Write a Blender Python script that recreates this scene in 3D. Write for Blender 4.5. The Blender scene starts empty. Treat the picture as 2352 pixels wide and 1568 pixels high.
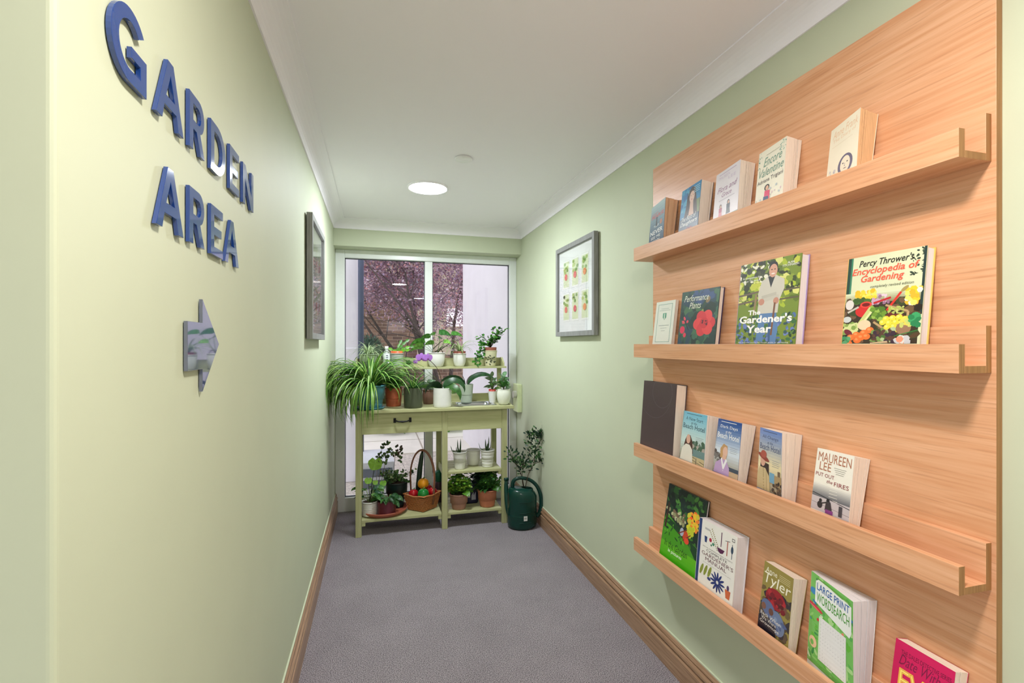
import bpy, bmesh, math, random
from mathutils import Vector, Matrix
R = math.radians; PI = math.pi
SC = bpy.context.scene
COL = SC.collection

# ------------------------------------------------------------------ camera, sky, exposure
F = 1122.0; HY = 790.0; YAW = math.atan(310 / F)
SY, CY = math.sin(YAW), math.cos(YAW)
cam_d = bpy.data.cameras.new('camera'); cam = bpy.data.objects.new('camera', cam_d); COL.objects.link(cam)
cam.location = (0, 0, 1.4); cam.rotation_euler = (R(90), 0, -YAW)
cam_d.sensor_width = 36; cam_d.lens = 36 * F / 2352
cam_d.shift_y = (HY - 784) / 2352
cam_d.clip_start = 0.02; cam_d.clip_end = 200
SC.camera = cam
SC.view_settings.view_transform = 'Standard'; SC.view_settings.look = 'None'
SC.view_settings.gamma = 1; SC.view_settings.use_curve_mapping = False
SC.view_settings.exposure = 0.36
W = bpy.data.worlds.new('overcast_sky'); SC.world = W; W.use_nodes = True
wn = W.node_tree; wn.nodes.clear()
_o = wn.nodes.new('ShaderNodeOutputWorld'); _b = wn.nodes.new('ShaderNodeBackground')
_tc = wn.nodes.new('ShaderNodeTexCoord'); _sp = wn.nodes.new('ShaderNodeSeparateXYZ'); _rp = wn.nodes.new('ShaderNodeValToRGB')
_rp.color_ramp.elements[0].position = 0.0; _rp.color_ramp.elements[0].color = (0.92, 0.91, 0.93, 1)
_rp.color_ramp.elements[1].position = 0.8; _rp.color_ramp.elements[1].color = (0.84, 0.88, 0.98, 1)
wn.links.new(_tc.outputs['Generated'], _sp.inputs[0]); wn.links.new(_sp.outputs['Z'], _rp.inputs[0])
wn.links.new(_rp.outputs[0], _b.inputs[0]); wn.links.new(_b.outputs[0], _o.inputs[0])
_b.inputs[1].default_value = 1.56
LAMP = 186.0           # radiance of the ceiling lamp diffusers
LAMP_COL = (0.88, 0.80, 0.745)     # warm lamp by the lettering
LAMP_LOBBY = (0.22, 0.25, 0.30)
LAMP_FAR = (0.88, 0.93, 0.98)      # cooler lamp by the garden window

# ------------------------------------------------------------------ helpers
def lin(c):
    r = []
    for v in c[:3]:
        v = v / 255.0
        r.append(v / 12.92 if v <= 0.04045 else ((v + 0.055) / 1.055) ** 2.4)
    return (r[0], r[1], r[2], 1.0)

def atx(px, Y):
    """X of the thing seen at column px if it stands at depth Y"""
    u = (px - 1176) / F
    return Y * (SY + u * CY) / (CY - u * SY)
def dep(x, y): return y * CY + x * SY      # distance along the view axis

MATS = {}
def mat(name, rgb=None, rough=0.5, metal=0.0, var=0.05, scale=30, bump=0.0, stretch=(1, 1, 1), coat=0.0, ior=1.45, attr=False, transl=0.0, emit=None, spec=None):
    if name in MATS: return MATS[name]
    m = bpy.data.materials.new(name); m.use_nodes = True; MATS[name] = m
    nt = m.node_tree; L = nt.links; p = nt.nodes['Principled BSDF']
    p.inputs['Roughness'].default_value = rough; p.inputs['Metallic'].default_value = metal
    p.inputs['IOR'].default_value = ior; p.inputs['Coat Weight'].default_value = coat
    p.inputs['Coat Roughness'].default_value = 0.08
    tc = nt.nodes.new('ShaderNodeTexCoord'); mp = nt.nodes.new('ShaderNodeMapping'); mp.inputs['Scale'].default_value = stretch
    nz = nt.nodes.new('ShaderNodeTexNoise'); nz.inputs['Scale'].default_value = scale; nz.inputs['Detail'].default_value = 4
    L.new(tc.outputs['Object'], mp.inputs[0]); L.new(mp.outputs[0], nz.inputs['Vector'])
    mr = nt.nodes.new('ShaderNodeMapRange'); mr.inputs[1].default_value = 0.3; mr.inputs[2].default_value = 0.7
    mr.inputs[3].default_value = 1 - var; mr.inputs[4].default_value = 1 + var
    L.new(nz.outputs['Fac'], mr.inputs[0])
    hs = nt.nodes.new('ShaderNodeHueSaturation'); L.new(mr.outputs[0], hs.inputs['Value'])
    if attr:
        at = nt.nodes.new('ShaderNodeAttribute'); at.attribute_name = 'Col'; L.new(at.outputs['Color'], hs.inputs['Color'])
    else: hs.inputs['Color'].default_value = lin(rgb)
    L.new(hs.outputs[0], p.inputs['Base Color'])
    if bump:
        b = nt.nodes.new('ShaderNodeBump'); b.inputs['Strength'].default_value = bump; b.inputs['Distance'].default_value = 0.004
        L.new(nz.outputs['Fac'], b.inputs['Height']); L.new(b.outputs[0], p.inputs['Normal'])
    if transl:
        t = nt.nodes.new('ShaderNodeBsdfTranslucent'); L.new(hs.outputs[0], t.inputs[0])
        mx = nt.nodes.new('ShaderNodeMixShader'); mx.inputs[0].default_value = transl
        L.new(p.outputs[0], mx.inputs[1]); L.new(t.outputs[0], mx.inputs[2]); L.new(mx.outputs[0], nt.nodes['Material Output'].inputs[0])
    if emit:
        p.inputs['Emission Color'].default_value = (*emit[0], 1); p.inputs['Emission Strength'].default_value = emit[1]
    return m

def glass_mat(name, tint=(1, 1, 1), refl=1.0):
    if name in MATS: return MATS[name]
    m = bpy.data.materials.new(name); m.use_nodes = True; MATS[name] = m
    nt = m.node_tree; L = nt.links; nt.nodes.clear()
    o = nt.nodes.new('ShaderNodeOutputMaterial'); t = nt.nodes.new('ShaderNodeBsdfTransparent'); g = nt.nodes.new('ShaderNodeBsdfGlossy')
    g.inputs['Roughness'].default_value = 0.0; t.inputs[0].default_value = (*tint, 1)
    f = nt.nodes.new('ShaderNodeFresnel'); gm = nt.nodes.new('ShaderNodeNewGeometry'); ir = nt.nodes.new('ShaderNodeMapRange'); ir.inputs[3].default_value = 1.45; ir.inputs[4].default_value = 1 / 1.45
    L.new(gm.outputs['Backfacing'], ir.inputs[0]); L.new(ir.outputs[0], f.inputs[0])
    mu = nt.nodes.new('ShaderNodeMath'); mu.operation = 'MULTIPLY'; mu.inputs[1].default_value = refl; L.new(f.outputs[0], mu.inputs[0])
    mx = nt.nodes.new('ShaderNodeMixShader'); L.new(mu.outputs[0], mx.inputs[0]); L.new(t.outputs[0], mx.inputs[1]); L.new(g.outputs[0], mx.inputs[2]); L.new(mx.outputs[0], o.inputs[0])
    return m

def wood_mat(name, c0, c1, c2, rough=0.45, axis='Y', sc=1.0, coat=0.0):
    if name in MATS: return MATS[name]
    m = bpy.data.materials.new(name); m.use_nodes = True; MATS[name] = m
    nt = m.node_tree; L = nt.links; N = nt.nodes; p = N['Principled BSDF']
    p.inputs['Roughness'].default_value = rough; p.inputs['Coat Weight'].default_value = coat
    geo = N.new('ShaderNodeNewGeometry'); mp = N.new('ShaderNodeMapping')
    s = {'Y': (1, 0.032, 1), 'X': (0.04, 1, 1), 'Z': (1, 1, 0.04)}[axis]
    mp.inputs['Scale'].default_value = tuple(v * sc for v in s); L.new(geo.outputs['Position'], mp.inputs[0])
    wv = N.new('ShaderNodeTexNoise'); wv.inputs['Scale'].default_value = 4.5; wv.inputs['Detail'].default_value = 3; wv.inputs['Distortion'].default_value = 0.9
    L.new(mp.outputs[0], wv.inputs['Vector'])
    # cathedral rings: bands of a warped noise
    mul = N.new('ShaderNodeMath'); mul.operation = 'MULTIPLY'; mul.inputs[1].default_value = 16; L.new(wv.outputs['Fac'], mul.inputs[0])
    fr = N.new('ShaderNodeMath'); fr.operation = 'PINGPONG'; fr.inputs[1].default_value = 0.5; L.new(mul.outputs[0], fr.inputs[0])
    fine = N.new('ShaderNodeTexNoise'); fine.inputs['Scale'].default_value = 140; fine.inputs['Detail'].default_value = 5; L.new(mp.outputs[0], fine.inputs['Vector'])
    pore = N.new('ShaderNodeTexNoise'); pore.inputs['Scale'].default_value = 230; pore.inputs['Detail'].default_value = 2; L.new(mp.outputs[0], pore.inputs['Vector'])
    r1 = N.new('ShaderNodeValToRGB'); r1.color_ramp.elements[0].color = lin(c0); r1.color_ramp.elements[1].color = lin(c1)
    r1.color_ramp.elements[0].position = 0.25; r1.color_ramp.elements[1].position = 0.75
    add = N.new('ShaderNodeMath'); add.operation = 'MULTIPLY_ADD'; add.inputs[1].default_value = 0.45; L.new(fr.outputs[0], add.inputs[0]); L.new(fine.outputs['Fac'], add.inputs[2])
    sub = N.new('ShaderNodeMath'); sub.operation = 'SUBTRACT'; sub.inputs[1].default_value = 0.11; L.new(add.outputs[0], sub.inputs[0]); L.new(sub.outputs[0], r1.inputs[0])
    pr = N.new('ShaderNodeMapRange'); pr.inputs[1].default_value = 0.56; pr.inputs[2].default_value = 0.72; pr.inputs[3].default_value = 0; pr.inputs[4].default_value = 0.4; L.new(pore.outputs['Fac'], pr.inputs[0])
    mx = N.new('ShaderNodeMix'); mx.data_type = 'RGBA'; L.new(pr.outputs[0], mx.inputs[0]); L.new(r1.outputs[0], mx.inputs[6]); mx.inputs[7].default_value = lin(c2)
    L.new(mx.outputs[2], p.inputs['Base Color'])
    return m

ORG = {}
class MB:
    def __init__(s): s.v = []; s.f = []; s.m = []; s.c = []; s.sm = []; s.hascol = False
    def add(s, vs, fs, mi=0, col=None, smooth=False):
        b = len(s.v); s.v += [tuple(v) for v in vs]
        for k, f in enumerate(fs):
            s.f.append([i + b for i in f]); s.m.append(mi); s.sm.append(smooth)
            cc = col[k] if isinstance(col, list) else col
            if cc is not None: s.hascol = True
            s.c.append(cc)
    def box(s, x0, y0, z0, x1, y1, z1, mi=0, col=None):
        vs = [(x, y, z) for z in (z0, z1) for y in (y0, y1) for x in (x0, x1)]
        s.add(vs, [(0, 2, 3, 1), (4, 5, 7, 6), (0, 1, 5, 4), (2, 6, 7, 3), (0, 4, 6, 2), (1, 3, 7, 5)], mi, col)
    def prism(s, poly, axis, a0, a1, mi=0, col=None, smooth=False):
        """poly of 2D points extruded along axis; axis 'X': (y,z), 'Y': (x,z), 'Z': (x,y)"""
        n = len(poly)
        def P(p, a): return {'X': (a, p[0], p[1]), 'Y': (p[0], a, p[1]), 'Z': (p[0], p[1], a)}[axis]
        vs = [P(p, a0) for p in poly] + [P(p, a1) for p in poly]
        s.add(vs, [tuple(range(n))[::-1], tuple(range(n, 2 * n))], mi, col)
        s.add(vs, [(i, (i + 1) % n, n + (i + 1) % n, n + i) for i in range(n)], mi, col, smooth)
    def lathe(s, prof, c=(0, 0, 0), seg=32, mi=0, col=None, smooth=True, sx=1, sy=1, wob=None):
        n = len(prof); vs = []
        for r, z in prof:
            for k in range(seg):
                a = 2 * PI * k / seg; rr = r * (wob(a, z) if wob else 1)
                vs.append((c[0] + rr * sx * math.cos(a), c[1] + rr * sy * math.sin(a), c[2] + z))
        fs = []
        for i in range(n - 1):
            for k in range(seg):
                fs.append((i * seg + k, i * seg + (k + 1) % seg, (i + 1) * seg + (k + 1) % seg, (i + 1) * seg + k))
        s.add(vs, fs, mi, col, smooth)
    def tube(s, pts, rad, seg=8, mi=0, col=None, cap=True, flat=1.0):
        pts = [Vector(p) for p in pts]; n = len(pts)
        if not isinstance(rad, (list, tuple)): rad = [rad] * n
        vs = []; up = None
        for i, p in enumerate(pts):
            t = (pts[min(i + 1, n - 1)] - pts[max(i - 1, 0)]).normalized()
            if up is None: up = Vector((0, 0, 1)) if abs(t.z) < .9 else Vector((0, 1, 0))
            a = t.cross(up); a.normalize(); b = a.cross(t); b.normalize(); up = b
            for k in range(seg):
                th = 2 * PI * k / seg
                vs.append(p + a * (math.cos(th) * rad[i]) + b * (math.sin(th) * rad[i] * flat))
        fs = [(i * seg + k, i * seg + (k + 1) % seg, (i + 1) * seg + (k + 1) % seg, (i + 1) * seg + k) for i in range(n - 1) for k in range(seg)]
        if cap: fs += [tuple(range(seg))[::-1], tuple(range((n - 1) * seg, n * seg))]
        s.add(vs, fs, mi, col, True)
    def ball(s, c, r, mi=0, col=None, seg=12, rings=8, rz=None):
        rz = rz or r
        s.lathe([(max(1e-5, r * math.sin(PI * i / rings)), -rz * math.cos(PI * i / rings)) for i in range(rings + 1)], c, seg, mi, col)
    def build(s, name, mats, parent=None, origin=None, bevel=0, seg=2):
        if not isinstance(mats, (list, tuple)): mats = [mats]
        if origin is None:
            if parent is not None: origin = ORG[parent.name]
            else:
                xs = [v[0] for v in s.v]; ys = [v[1] for v in s.v]; zs = [v[2] for v in s.v]
                origin = ((min(xs) + max(xs)) / 2, (min(ys) + max(ys)) / 2, min(zs))
        me = bpy.data.meshes.new(name)
        me.from_pydata([(v[0] - origin[0], v[1] - origin[1], v[2] - origin[2]) for v in s.v], [], s.f)
        for m in mats: me.materials.append(m)
        for i, p in enumerate(me.polygons): p.material_index = s.m[i]; p.use_smooth = s.sm[i]
        if s.hascol:
            ca = me.color_attributes.new('Col', 'FLOAT_COLOR', 'CORNER')
            for i, p in enumerate(me.polygons):
                c = lin(s.c[i]) if s.c[i] is not None else (.5, .5, .5, 1)
                for li in p.loop_indices: ca.data[li].color = c
        me.validate(); me.update()
        o = bpy.data.objects.new(name, me); COL.objects.link(o)
        if parent is not None: o.parent = parent; o.location = tuple(origin[i] - ORG[parent.name][i] for i in range(3))
        else: o.location = origin
        ORG[o.name] = origin
        if bevel:
            b = o.modifiers.new('bevel', 'BEVEL'); b.width = bevel; b.segments = seg; b.limit_method = 'ANGLE'; b.angle_limit = R(40)
        return o

def thing(name, label, cat, loc, group=None):
    o = bpy.data.objects.new(name, None); COL.objects.link(o); o.location = loc; o.empty_display_size = .05
    o['label'] = label; o['category'] = cat
    if group: o['group'] = group
    ORG[o.name] = tuple(loc); return o
def tag(o, label, cat, group=None):
    o['label'] = label; o['category'] = cat
    if group: o['group'] = group
    return o
def struct(o, label=None):
    o['kind'] = 'structure'
    if label: o['label'] = label
    return o
def sbox(name, b, m, parent=None, bevel=0):
    mb = MB(); mb.box(*b); o = mb.build(name, m, parent, bevel=bevel)
    if parent is None: struct(o)
    return o

def curve_geo(loops=None, text=None, extrude=0, bevel=0, offset=0, shear=0, res=2):
    """filled 2D outline (with holes) or text -> (verts, faces)"""
    if text is None:
        cu = bpy.data.curves.new('t', 'CURVE'); cu.dimensions = '2D'; cu.fill_mode = 'BOTH'
        for lp in loops:
            sp = cu.splines.new('POLY'); sp.points.add(len(lp) - 1)
            for i, p in enumerate(lp): sp.points[i].co = (p[0], p[1], 0, 1)
            sp.use_cyclic_u = True
    else:
        cu = bpy.data.curves.new('t', 'FONT'); cu.body = text; cu.offset = offset; cu.shear = shear; cu.resolution_u = res
    cu.extrude = extrude; cu.bevel_depth = bevel; cu.bevel_resolution = 1
    o = bpy.data.objects.new('t', cu); COL.objects.link(o)
    dg = bpy.context.evaluated_depsgraph_get(); dg.update()
    me = bpy.data.meshes.new_from_object(o.evaluated_get(dg))
    vs = [tuple(v.co) for v in me.vertices]; fs = [tuple(p.vertices) for p in me.polygons]
    bpy.data.objects.remove(o); bpy.data.curves.remove(cu); bpy.data.meshes.remove(me)
    return vs, fs

# ------------------------------------------------------------------ shared materials
WL, WR, BF = -0.335, 1.23, 1.212
CEIL = 2.40; YL = 4.14; YW = 4.33
wall_m = mat('green_wall_paint', (199, 206, 180), 0.62, var=0.012, scale=6, bump=0.02)
white_m = mat('white_ceiling_paint', (251, 248, 255), 0.6, var=0.01, scale=4)
upvc = mat('white_upvc', (232, 236, 234), 0.3, var=0.01)
oak = wood_mat('oak_laminate', (226, 176, 138), (210, 152, 110), (172, 114, 76), 0.38, sc=.9)
oak_edge = wood_mat('oak_edge_band', (176, 128, 78), (150, 102, 56), (118, 76, 40), 0.45, axis='Z')
skirt_m = wood_mat('stained_skirting_wood', (184, 150, 122), (142, 108, 80), (92, 64, 44), 0.4, sc=1.4, coat=0.15)
bench_m = wood_mat('sage_painted_wood', (188, 188, 142), (172, 174, 126), (146, 146, 102), 0.45, axis='X', sc=.8)
bench_v = wood_mat('sage_painted_wood_upright', (184, 184, 138), (168, 170, 122), (142, 142, 98), 0.45, axis='Z', sc=.8)
print_m = mat('printed_card', attr=True, rough=0.35, var=0.02, scale=20, coat=0.15)
page_m = mat('page_edges', (236, 222, 206), 0.8, var=0.10, scale=60, stretch=(18, 18, 0.4))
page_w = mat('white_page_edges', (232, 230, 232), 0.8, var=0.08, scale=60, stretch=(18, 18, 0.4))
leaf_m = mat('leaf', attr=True, rough=0.35, var=0.12, scale=40, transl=0.3)
soil_m = mat('potting_soil', (62, 44, 34), 0.95, var=0.4, scale=120, bump=0.6)
terra_m = mat('terracotta', (196, 122, 92), 0.75, var=0.08, scale=25, bump=0.05)
blk = mat('black_iron', (22, 22, 26), 0.4, metal=0.3)
glass = glass_mat('window_glass')

# ------------------------------------------------------------------ room shell
def carpet():
    m = bpy.data.materials.new('grey_carpet'); m.use_nodes = True; nt = m.node_tree; L = nt.links; N = nt.nodes; p = N['Principled BSDF']
    p.inputs['Roughness'].default_value = 1.0; p.inputs['Specular IOR Level'].default_value = 0.1
    g = N.new('ShaderNodeNewGeometry')
    n1 = N.new('ShaderNodeTexNoise'); n1.inputs['Scale'].default_value = 260; n1.inputs['Detail'].default_value = 2
    n2 = N.new('ShaderNodeTexNoise'); n2.inputs['Scale'].default_value = 3.2; n2.inputs['Detail'].default_value = 8; n2.inputs['Roughness'].default_value = .7
    n3 = N.new('ShaderNodeTexVoronoi'); n3.inputs['Scale'].default_value = 330
    for n in (n1, n2, n3): L.new(g.outputs['Position'], n.inputs['Vector'])
    r = N.new('ShaderNodeValToRGB'); r.color_ramp.elements[0].position = .32; r.color_ramp.elements[1].position = .68
    r.color_ramp.elements[0].color = lin((84, 78, 84)); r.color_ramp.elements[1].color = lin((206, 197, 204)); L.new(n1.outputs['Fac'], r.inputs[0])
    mr = N.new('ShaderNodeMapRange'); mr.inputs[1].default_value = .3; mr.inputs[2].default_value = .7; mr.inputs[3].default_value = .90; mr.inputs[4].default_value = 1.08; L.new(n2.outputs['Fac'], mr.inputs[0])
    h = N.new('ShaderNodeHueSaturation'); L.new(mr.outputs[0], h.inputs['Value']); L.new(r.outputs[0], h.inputs['Color']); L.new(h.outputs[0], p.inputs['Base Color'])
    b = N.new('ShaderNodeBump'); b.inputs['Strength'].default_value = .8; b.inputs['Distance'].default_value = .006
    ad = N.new('ShaderNodeMath'); ad.operation = 'SUBTRACT'; L.new(n1.outputs['Fac'], ad.inputs[0]); L.new(n3.outputs['Distance'], ad.inputs[1]); L.new(ad.outputs[0], b.inputs['Height']); L.new(b.outputs[0], p.inputs['Normal'])
    return m
YB = -3.5; XL = -2.6
sbox('floor', (XL - .1, .62, -.1, WR + .15, YW + .07, 0), carpet())
sbox('floor_lobby', (XL - .1, YB - .1, -.1, WR + .15, .62, 0), mat('pale_bounce_floor', (232, 226, 222), .4, var=.03, scale=5))  # out-of-view floor, made pale so lamp light bounces up to the ceiling
sbox('ceiling', (XL - .1, YB - .1, CEIL, WR + .15, YW + .07, CEIL + .12), white_m)
sbox('wall_right', (WR, YB - .1, 0, WR + .15, YW + .07, CEIL), wall_m)
# corridor's left wall with the rounded corner where it turns away, as one L
mb = MB(); yc = 0.639; rr = .008
arc = [(WL - rr + rr * math.cos(a), yc + rr - rr * math.sin(a)) for a in [0, PI / 8, PI / 4, 3 * PI / 8, PI / 2]]
mb.prism([(WL, YW + .07)] + arc + [(XL, yc), (XL, yc + .15), (WL - .15, yc + .15), (WL - .15, YW + .07)], 'Z', 0, CEIL)
struct(mb.build('wall_left', wall_m))
sbox('wall_lobby_side', (XL - .1, YB - .1, 2.25, XL, yc + .15, CEIL), wall_m)
mb = MB()  # unseen lobby side glazing, added to bring extra daylight onto the ceiling
for ya, yb in ((YB - .1, YB + .08), (-1.44, -1.38), (yc - .02, yc + .15)): mb.box(XL - .08, ya, 0, XL - .02, yb, 2.25)
for za, zb in ((0, .08), (2.19, 2.25)): mb.box(XL - .08, YB, za, XL - .02, yc, zb)
struct(mb.build('added_daylight_opening', upvc)); mb = MB(); mb.box(-9, -9, -.2, XL - .1, 3, -.1); struct(mb.build('added_bounce_ground', mat('cream_paving', (226, 220, 208), .8, var=.06, scale=3)))  # bright ground beyond the added glazing, put there to reflect daylight upward
# rear wall with a high window behind the camera (seen only as a reflection)
mb = MB()
for b in ((XL, 0, .20, CEIL), (.68, 0, WR, CEIL), (.20, 0, .68, 1.68), (.20, 1.98, .68, CEIL)): mb.box(b[0], YB - .1, b[1], b[2], YB, b[3])
struct(mb.build('wall_rear', wall_m))
mb = MB()
for b in ((.20, 1.68, .23, 1.98), (.65, 1.68, .68, 1.98), (.23, 1.68, .65, 1.71), (.23, 1.95, .65, 1.98)): mb.box(b[0], YB - .08, b[1], b[2], YB - .02, b[3])
w2 = struct(mb.build('window_2', upvc))
# lintel above the garden window
sbox('wall_far', (WL, YL, 2.19, WR, YW + .07, CEIL), wall_m)
# coving
cz, cp = 0.073, 0.085
def cove_prof(n=8): return [(cp - cp * math.sin(a), CEIL - cz + cz * (1 - math.cos(a)) * .93) for a in [PI / 2 * i / n for i in range(n, -1, -1)]]
def cove(name, x_of):
    pr = [(x_of(0), CEIL), (x_of(cp), CEIL), (x_of(cp), CEIL - .003)] + [(x_of(cp * (1 - math.sin(PI / 2 * i / 8)) ), CEIL - .003 - (cz - .006) * (1 - math.cos(PI / 2 * i / 8))) for i in range(1, 9)][::1]
    return pr
def cove_points():
    # offset from wall (o), height; concave quarter curve from ceiling edge to wall edge
    pts = [(0, CEIL), (cp, CEIL), (cp, CEIL - .005)]
    for i in range(1, 9):
        a = PI / 2 * i / 8
        pts.append((cp - (cp - .006) * math.sin(a) ** 1.0 * 1.0, CEIL - .005 - (cz - .010) * (1 - math.cos(a))))
    pts += [(0.006, CEIL - cz), (0, CEIL - cz)]
    return pts
cpts = cove_points()
mb = MB(); mb.prism([(WR - o, z) for o, z in cpts], 'Y', YB, YL, smooth=False); struct(mb.build('trim_1', white_m))
mb = MB(); mb.prism([(WL + o, z) for o, z in cpts], 'Y', yc, YL); struct(mb.build('trim_2', white_m))
mb = MB(); mb.prism([(YL - o, z) for o, z in cpts], 'X', WL, WR); struct(mb.build('trim_3', white_m))
# skirting boards
sk = [(0, 0), (.021, 0), (.021, .086), (.0185, .091), (.0105, .093), (.0105, .098), (.0175, .100), (.0200, .106), (.0195, .114), (.016, .120), (.009, .122), (.009, .126), (.0135, .130), (.011, .138), (.006, .146), (0, .146)]
mb = MB(); mb.prism([(WR - o, z) for o, z in sk], 'Y', YB, YW + .02); struct(mb.build('baseboard_right', skirt_m))
mb = MB(); mb.prism([(WL + o, z * 1.1) for o, z in sk], 'Y', yc, YW + .0); struct(mb.build('baseboard_left', skirt_m))
mb = MB(); mb.prism([(yc - o, z * 1.1) for o, z in sk], 'X', XL, WL); struct(mb.build('baseboard_lobby', skirt_m))
green_edge = wall_m
mb = MB(); mb.box(WR - .006, YB, .146, WR, YW, .151); struct(mb.build('trim_4', green_edge))
mb = MB(); mb.box(WL, yc, .1606, WL + .006, YW, .166); struct(mb.build('trim_5', green_edge))

# garden window
ft = 2.19; fw = .07
win = bpy.data.objects.new('window_1', None); COL.objects.link(win); win.location = (.4475, YW, 0); win['kind'] = 'structure'; ORG['window_1'] = (.4475, YW, 0)
mb = MB(); y0, y1 = YW - .03, YW + .05
mb.box(WL, y0, 0, WL + fw + .005, y1, ft); mb.box(WR - fw + .005, y0, 0, WR, y1, ft)
mb.box(WL + fw + .005, y0, ft - .068, WR - fw + .005, y1, ft); mb.box(WL + fw + .005, y0, 0, WR - fw + .005, y1, .115)
mxc = atx(984, YW + .01); mb.box(mxc - .033, y0 + .015, .115, mxc + .033, y1, ft - .068)
mb.build('window_frame', upvc, win, bevel=.004)
mb = MB(); g0 = (WL + fw + .005, .115); g1 = (WR - fw + .005, ft - .068)
gasket = mat('dark_glazing_gasket', (70, 74, 84), .6)
for xa, xb in ((g0[0], mxc - .033), (mxc + .033, g1[0])):
    for b in ((xa, g0[1], xa + .005, g1[1]), (xb - .005, g0[1], xb, g1[1]), (xa, g0[1], xb, g0[1] + .005), (xa, g1[1] - .005, xb, g1[1])): mb.box(b[0], YW + .001, b[1], b[2], YW + .02, b[3])
mb.build('glazing_gasket', gasket, win)
for xa, xb in ((g0[0], mxc - .033), (mxc + .033, g1[0])):
    mb = MB(); mb.box(xa, YW + .008, g0[1], xb, YW + .012, g1[1]); mb.build('window_pane', glass, win)

# ------------------------------------------------------------------ ceiling fittings
def ceiling_lamp(x, y, r, label, col=LAMP_COL):
    t = thing('ceiling_light', label, 'ceiling light', (x, y, CEIL), 'round flush ceiling lights')
    mb = MB(); mb.lathe([(r + .012, 0), (r + .012, -.004), (r + .006, -.010), (r, -.010), (r, -.002)], (x, y, CEIL), 48); mb.build('rim', white_m, t)
    mb = MB(); mb.lathe([(r, -.007), (r * .5, -.0075), (.0001, -.0075)], (x, y, CEIL), 48)
    mb.build('diffuser', mat('lit_diffuser' + {0: '', 1: '_cool', 2: '_dim'}[(LAMP_COL, LAMP_FAR, LAMP_LOBBY).index(col)], (255, 255, 255), .5, emit=(col, LAMP)), t)
ceiling_lamp(.313, 3.147, .118, 'lit round white ceiling light nearest the garden window', LAMP_FAR)
ceiling_lamp(.36, .35, .118, 'lit round white ceiling light just above the wall lettering end of corridor')
ceiling_lamp(.89, -2.1, .118, 'lit round white ceiling light at the back of the lobby by the right wall', LAMP_LOBBY)
t = MB(); t.lathe([(.0001, 0), (.044, 0), (.047, -.003), (.047, -.009), (.044, -.011), (.0001, -.0115)], (.449, 2.602, CEIL), 40)
t = tag(t.build('ceiling_disc', mat('white_plastic_disc', (248, 248, 250), .3)), 'small round white blanking disc on the ceiling', 'ceiling cover')

# ------------------------------------------------------------------ wall lettering
blue = mat('blue_acrylic', (20, 62, 138), 0.05, ior=1.7, coat=0.35, var=0.02)
def arcp(cx, cy, rx, ry, a0, a1, n=14): return [(cx + rx * math.cos(R(a0 + (a1 - a0) * i / n)), cy + ry * math.sin(R(a0 + (a1 - a0) * i / n))) for i in range(n + 1)]
s_ = .19
GL = {
 'G': [arcp(.52, .5, .50, .5, 38, 268, 26) + [(.62, 0), (1.0, .0), (1.0, .50), (.56, .50), (.56, .36), (.82, .36), (.82, .17), (.6, .17)] + arcp(.53, .5, .32, .335, 268, 42, 22)],
 'A': [[(0, 0), (.2, 0), (.275, .25), (.725, .25), (.8, 0), (1, 0), (.6, 1), (.4, 1)], [(.335, .41), (.5, .80), (.665, .41)]],
 'R': [[(0, 0), (.24, 0), (.24, .38), (.46, .38), (.74, 0), (1, 0), (.70, .41)] + arcp(.62, .70, .36, .30, -60, 90, 10) + [(0, 1)], [(.24, .54)] + arcp(.58, .69, .19, .155, -90, 90, 8) + [(.24, .845)]],
 'D': [[(0, 0)] + arcp(.42, .5, .58, .5, -90, 90, 16) + [(0, 1)], [(.22, .16)] + arcp(.42, .5, .36, .34, -90, 90, 14) + [(.22, .84)]],
 'E': [[(0, 0), (1, 0), (1, .165), (.26, .165), (.26, .42), (.88, .42), (.88, .58), (.26, .58), (.26, .835), (1, .835), (1, 1), (0, 1)]],
 'N': [[(0, 0), (.2, 0), (.2, .66), (.76, 0), (1, 0), (1, 1), (.8, 1), (.8, .34), (.24, 1), (0, 1)]],
}
def wall_sign(name, loops, ya, yb, za, zb, label, cat, group):
    k = (yb - ya); hz = (zb - za)
    L2 = [[(p[0] * k, p[1] * hz) for p in lp] for lp in loops]
    vs, fs = curve_geo(L2, extrude=.0028, bevel=.0005)
    mb = MB(); x0 = WL + .0050; mm = blue if group else mat('mirror_blue_acrylic', (22, 44, 104), 0.03, ior=3.2, coat=0.6, var=0.02)
    mb.add([(x0 + z, ya + x, za + y) for x, y, z in vs], fs)
    # local x -> +Y, local y -> Z, local z -> +X
    o = mb.build(name, mm, origin=(WL, (ya + yb) / 2, za))
    bm = bmesh.new(); bm.from_mesh(o.data); bmesh.ops.remove_doubles(bm, verts=bm.verts, dist=1e-5); bmesh.ops.recalc_face_normals(bm, faces=bm.faces); bm.to_mesh(o.data); bm.free()
    o['label'] = label; o['category'] = cat
    if group: o['group'] = group
G_ = 'blue sign letters on the left wall'
rows = [('G', .735, .836, 0, 'blue letter G, first and nearest letter of the upper word'), ('A', .869, .978, 0, 'blue letter A between G and R in the upper word'),
        ('R', 1.007, 1.086, 0, 'blue letter R in the upper word'), ('D', 1.125, 1.224, 0, 'blue letter D in the upper word, shiny with a reflection'),
        ('E', 1.258, 1.336, 0, 'blue letter E in the upper word'), ('N', 1.372, 1.480, 0, 'blue letter N ending the upper word'),
        ('A', .869, .978, 1, 'blue letter A starting the lower word'), ('R', 1.007, 1.086, 1, 'blue letter R in the lower word'),
        ('E', 1.125, 1.205, 1, 'blue letter E in the lower word'), ('A', 1.221, 1.332, 1, 'blue letter A ending the lower word')]
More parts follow.
